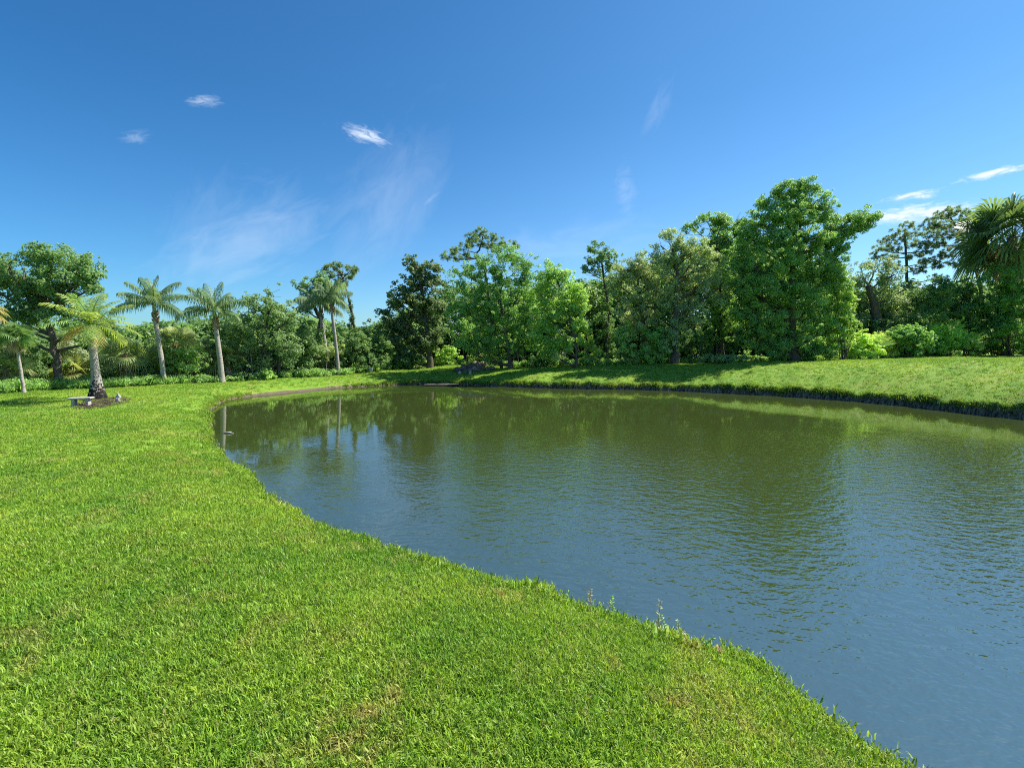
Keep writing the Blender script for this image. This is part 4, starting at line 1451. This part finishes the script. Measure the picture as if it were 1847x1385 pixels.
# ------------------------------------------------------------------ bench, statue, mulch, rocks, slab
bc = hit(147, 733)
br = empty('garden_bench', bc, 'low pale concrete bench beside the short thick palm', 'bench')
br.rotation_euler = (0, 0, math.radians(20))
br.scale = (.87, .87, .87)
mb = MB(); mb.box((0, 0, .325), (.37, .17, .032), 0, .012); mb.build('seat', m_conc, br, smooth=False)
for sx in (-.22, .22):
    mb = MB()
    mb.box((sx, 0, .145), (.055, .125, .149), 0, .012)
    mb.box((sx, 0, .02), (.075, .145, .025), 0, .01)
    mb.build('leg', m_conc, br, smooth=False)

sp = hit(214, 725)
stt = empty('garden_statue', sp, 'small pale stone figure seated at the edge of the mulch', 'statue')
stt.scale = (.86, .86, .86)
mb = MB()
mb.box((0, 0, .03), (.10, .09, .03), 0, .012)
mb.build('plinth', m_stat, stt, smooth=False)
me = bpy.data.meshes.new('figure')
vs = [(0, 0, .09), (0, .01, .17), (.0, 0, .25), (0, -.005, .30), (0, -.015, .345), (0, -.015, .375), (.075, 0, .235), (.085, -.045, .165), (.02, -.08, .15), (-.075, 0, .235), (-.085, -.045, .165), (-.02, -.08, .14),
      (.055, -.07, .10), (.05, -.085, .055), (-.055, -.07, .10), (-.05, -.085, .055)]
me.from_pydata(vs, [(0, 1), (1, 2), (2, 3), (3, 4), (4, 5), (2, 6), (6, 7), (7, 8), (2, 9), (9, 10), (10, 11), (0, 12), (12, 13), (0, 14), (14, 15)], [])
o = link_mesh('figure', me, m_stat, stt)
sk = o.modifiers.new('skin', 'SKIN')
rads = [.075, .07, .062, .03, .052, .045, .032, .024, .018, .032, .024, .018, .038, .03, .038, .03]
for i, r in enumerate(rads):
    me.skin_vertices[0].data[i].radius = (r, r)
me.skin_vertices[0].data[0].use_root = True
sb = o.modifiers.new('sub', 'SUBSURF'); sb.levels = 1; sb.render_levels = 2

rng = newrng()
mb = MB()
for k in range(1500):
    a = rng.uniform(0, 6.28); r = rng.uniform(0, 1) ** .5
    u, v = 182 + 52 * r * math.cos(a), 728 + 9 * r * math.sin(a) - 6 * r * math.cos(a)
    g = onz(u, v, .49)
    z = tz(g[0], g[1]) + rng.uniform(.005, .05) * (1 - .6 * r)
    az, L = rng.uniform(0, 3.14), rng.uniform(.03, .07)
    d = Vector((math.cos(az), math.sin(az), rng.uniform(-.4, .4))) * L
    s = Vector((-math.sin(az), math.cos(az), rng.uniform(-.5, .5))) * L * .35
    p = Vector((g[0], g[1], z))
    n_ = d.cross(s).normalized() * .008
    mb.add([p - d - s + n_, p + d - s + n_, p + d + s + n_, p - d + s + n_, p - d - s - n_, p + d - s - n_, p + d + s - n_, p - d + s - n_],
           [(0, 1, 2, 3), (7, 6, 5, 4), (0, 4, 5, 1), (1, 5, 6, 2), (2, 6, 7, 3), (3, 7, 4, 0)])
o = mb.build('mulch', m_mulch, None, smooth=False)
tag(o, 'brown mulch bed around the foot of the short palm', None, None, 'stuff')


def rock(c, r, m, label, group, seed):
    rr = np.random.default_rng(seed)
    mb = MB()
    vs, fs = [], []
    nu, nv = 9, 6
    for j in range(nv + 1):
        ph = math.pi * j / nv
        for i in range(nu):
            t = 2 * math.pi * i / nu
            q = 1 + rr.uniform(-.22, .22)
            vs.append((r[0] * q * math.sin(ph) * math.cos(t), r[1] * q * math.sin(ph) * math.sin(t), r[2] * q * math.cos(ph)))
    for j in range(nv):
        for i in range(nu):
            fs.append((j * nu + i, (j + 1) * nu + i, (j + 1) * nu + (i + 1) % nu, j * nu + (i + 1) % nu))
    mb.add(vs, fs)
    o = mb.build('rock', m, None, smooth=False)
    o.location = c
    o.rotation_euler = (rr.uniform(-.3, .3), rr.uniform(-.3, .3), rr.uniform(0, 6))
    tag(o, label, 'rock', group)
    return o


RG = 'rocks heaped on the far bank'
for i, (u, v, rx, rz, tan) in enumerate([(826, 670, .22, .16, 0), (836, 668, .25, .2, 0), (846, 672, .2, .14, 0), (848, 666, .26, .22, 0), (858, 670, .24, .18, 0), (868, 668, .22, .2, 0), (838, 673, .16, .10, 0),
                                          (862, 664, .26, .18, 1), (872, 663, .2, .16, 1), (858, 661, .18, .14, 1), (880, 668, .2, .14, 0), (829, 674, .1, .09, 2), (848, 675, .08, .1, 2), (888, 667, .18, .12, 0)]):
    g = hit(u, v)
    lab = ['dark weathered rock in the heap on the far bank', 'tan rock on top of the heap on the far bank', 'small pale stone at the front of the rock heap'][tan]
    rx, rz = rx * 1.35, rz * 1.3
    rock((g[0], g[1], g[2] + rz * .5 + (.12 if tan == 1 else 0)), (rx, rx * .8, rz), [m_rock, m_rockp, m_conc][tan], lab, RG, 300 + i)

sl = onz(797, 695, 0)
mb = MB(); mb.box((0, 0, .03), (1.1, .6, .03), .05, .015); mb.box((-.35, -.2, .075), (.6, .28, .014), .12, .005)
o = mb.build('stone_slab', m_slab, None, smooth=False)
o.location = (sl[0], sl[1] + .1, .02)
tag(o, 'flat grey slab lying at the waterline of the far bank', 'slab')

pk = hit(669, 671)
mb = MB(); mb.tube([(0, 0, -.03), (0, 0, .02), (0, 0, .26), (0, 0, .30)], [.14, .15, .18, .17], 14, True)
o = mb.build('pale_pot', m_conc, None)
o.location = pk
tag(o, 'small pale pot at the edge of the dark shrubs', 'pot')

fl = onz(412, 781, 0.012)
mb = MB(); mb.tube([(-.14, 0, .0), (0, .01, .012), (.16, -.02, .004)], [.012, .03, .008], 6, True); mb.tube([(0, 0, .01), (.05, .07, .03)], [.02, .006], 5, True)
o = mb.build('floating_bark', m_stat, None)
o.location = fl
tag(o, 'pale scrap of bark floating near the left shore', 'debris')

# ------------------------------------------------------------------ weeds on the near bank
rng = newrng()
WG = 'weeds growing at the near water edge'
for i, (u, v, ht, lab, c) in enumerate([
        (985, 1090, .22, 'small leafy weed on the near bank, leftmost of the row', (.06, .13, .02)),
        (1020, 1100, .25, 'weed with a bent stem left of the reddish one', (.07, .14, .03)),
        (1064, 1110, .40, 'tall reddish seeding weed, the one farthest left on the near bank', (.15, .13, .06)),
        (1107, 1122, .36, 'green upright weed right next to the reddish seeding weed', (.09, .16, .03)),
        (1095, 1118, .24, 'short grey weed beside the green upright weed', (.12, .14, .06)),
        (1185, 1150, .46, 'tallest reddish weed leaning over the water', (.14, .13, .07)),
        (1205, 1158, .34, 'thin green weed right of the tallest reddish weed', (.10, .15, .05)),
        (1226, 1168, .30, 'feathery weed at the bend of the near bank', (.13, .15, .07)),
        (1243, 1172, .26, 'wispy pale weed between two feathery weeds', (.15, .15, .08)),
        (1265, 1176, .26, 'leafy green weed farthest right of the row', (.08, .15, .03)),
        (1303, 1186, .16, 'tiny brown seed weed close to the water', (.18, .11, .07)),
        (625, 968, .20, 'small weed at the left part of the near bank', (.10, .16, .03))]):
    g = onz(u, v + 4, .10)
    _, s = terrain(g[None, :2])
    z = tz(g[0], g[1]) if not inside(g[None, :2])[0] else -.02
    ht *= .62
    root = empty('weed', (g[0], g[1], z), lab, 'weed', WG)
    lx, ly = rng.normal() * .05, rng.normal() * .05
    stp = [Vector((0, 0, -.02)), Vector((lx * .4, ly * .4, ht * .5)), Vector((lx, ly, ht))]
    mb = MB(); mb.tube(stp, [.005, .004, .002], 5, False)
    mb.build('stem', m_leaf, root).color = rgba(c)
    P, A = [], []
    for k in range(int(26 + 60 * ht)):
        t = rng.uniform(.15, 1)
        b = stp[0].lerp(stp[1], t * 2) if t < .5 else stp[1].lerp(stp[2], t * 2 - 1)
        a = rng.uniform(0, 6.28)
        d = np.array([math.cos(a), math.sin(a), rng.uniform(.2, 1)])
        P.append(np.array(b) + d * .014); A.append(d)
    A = np.array(A)
    L = rng.uniform(.018, .038, len(P))
    V = leaf_quads(np.array(P), np.cross(A, rng.normal(size=A.shape)), L, L * .3, rng, axis=A)
    o = link_mesh('leaves', quads_mesh('leaves', V, rng.uniform(0, 1, len(P))), m_leaf, root)
    o.color = rgba(c)

print('leaf faces', sum(len(o.data.polygons) for o in SC.objects if o.type == 'MESH'), 'tufts', len(GP), 'objects', len(SC.objects))
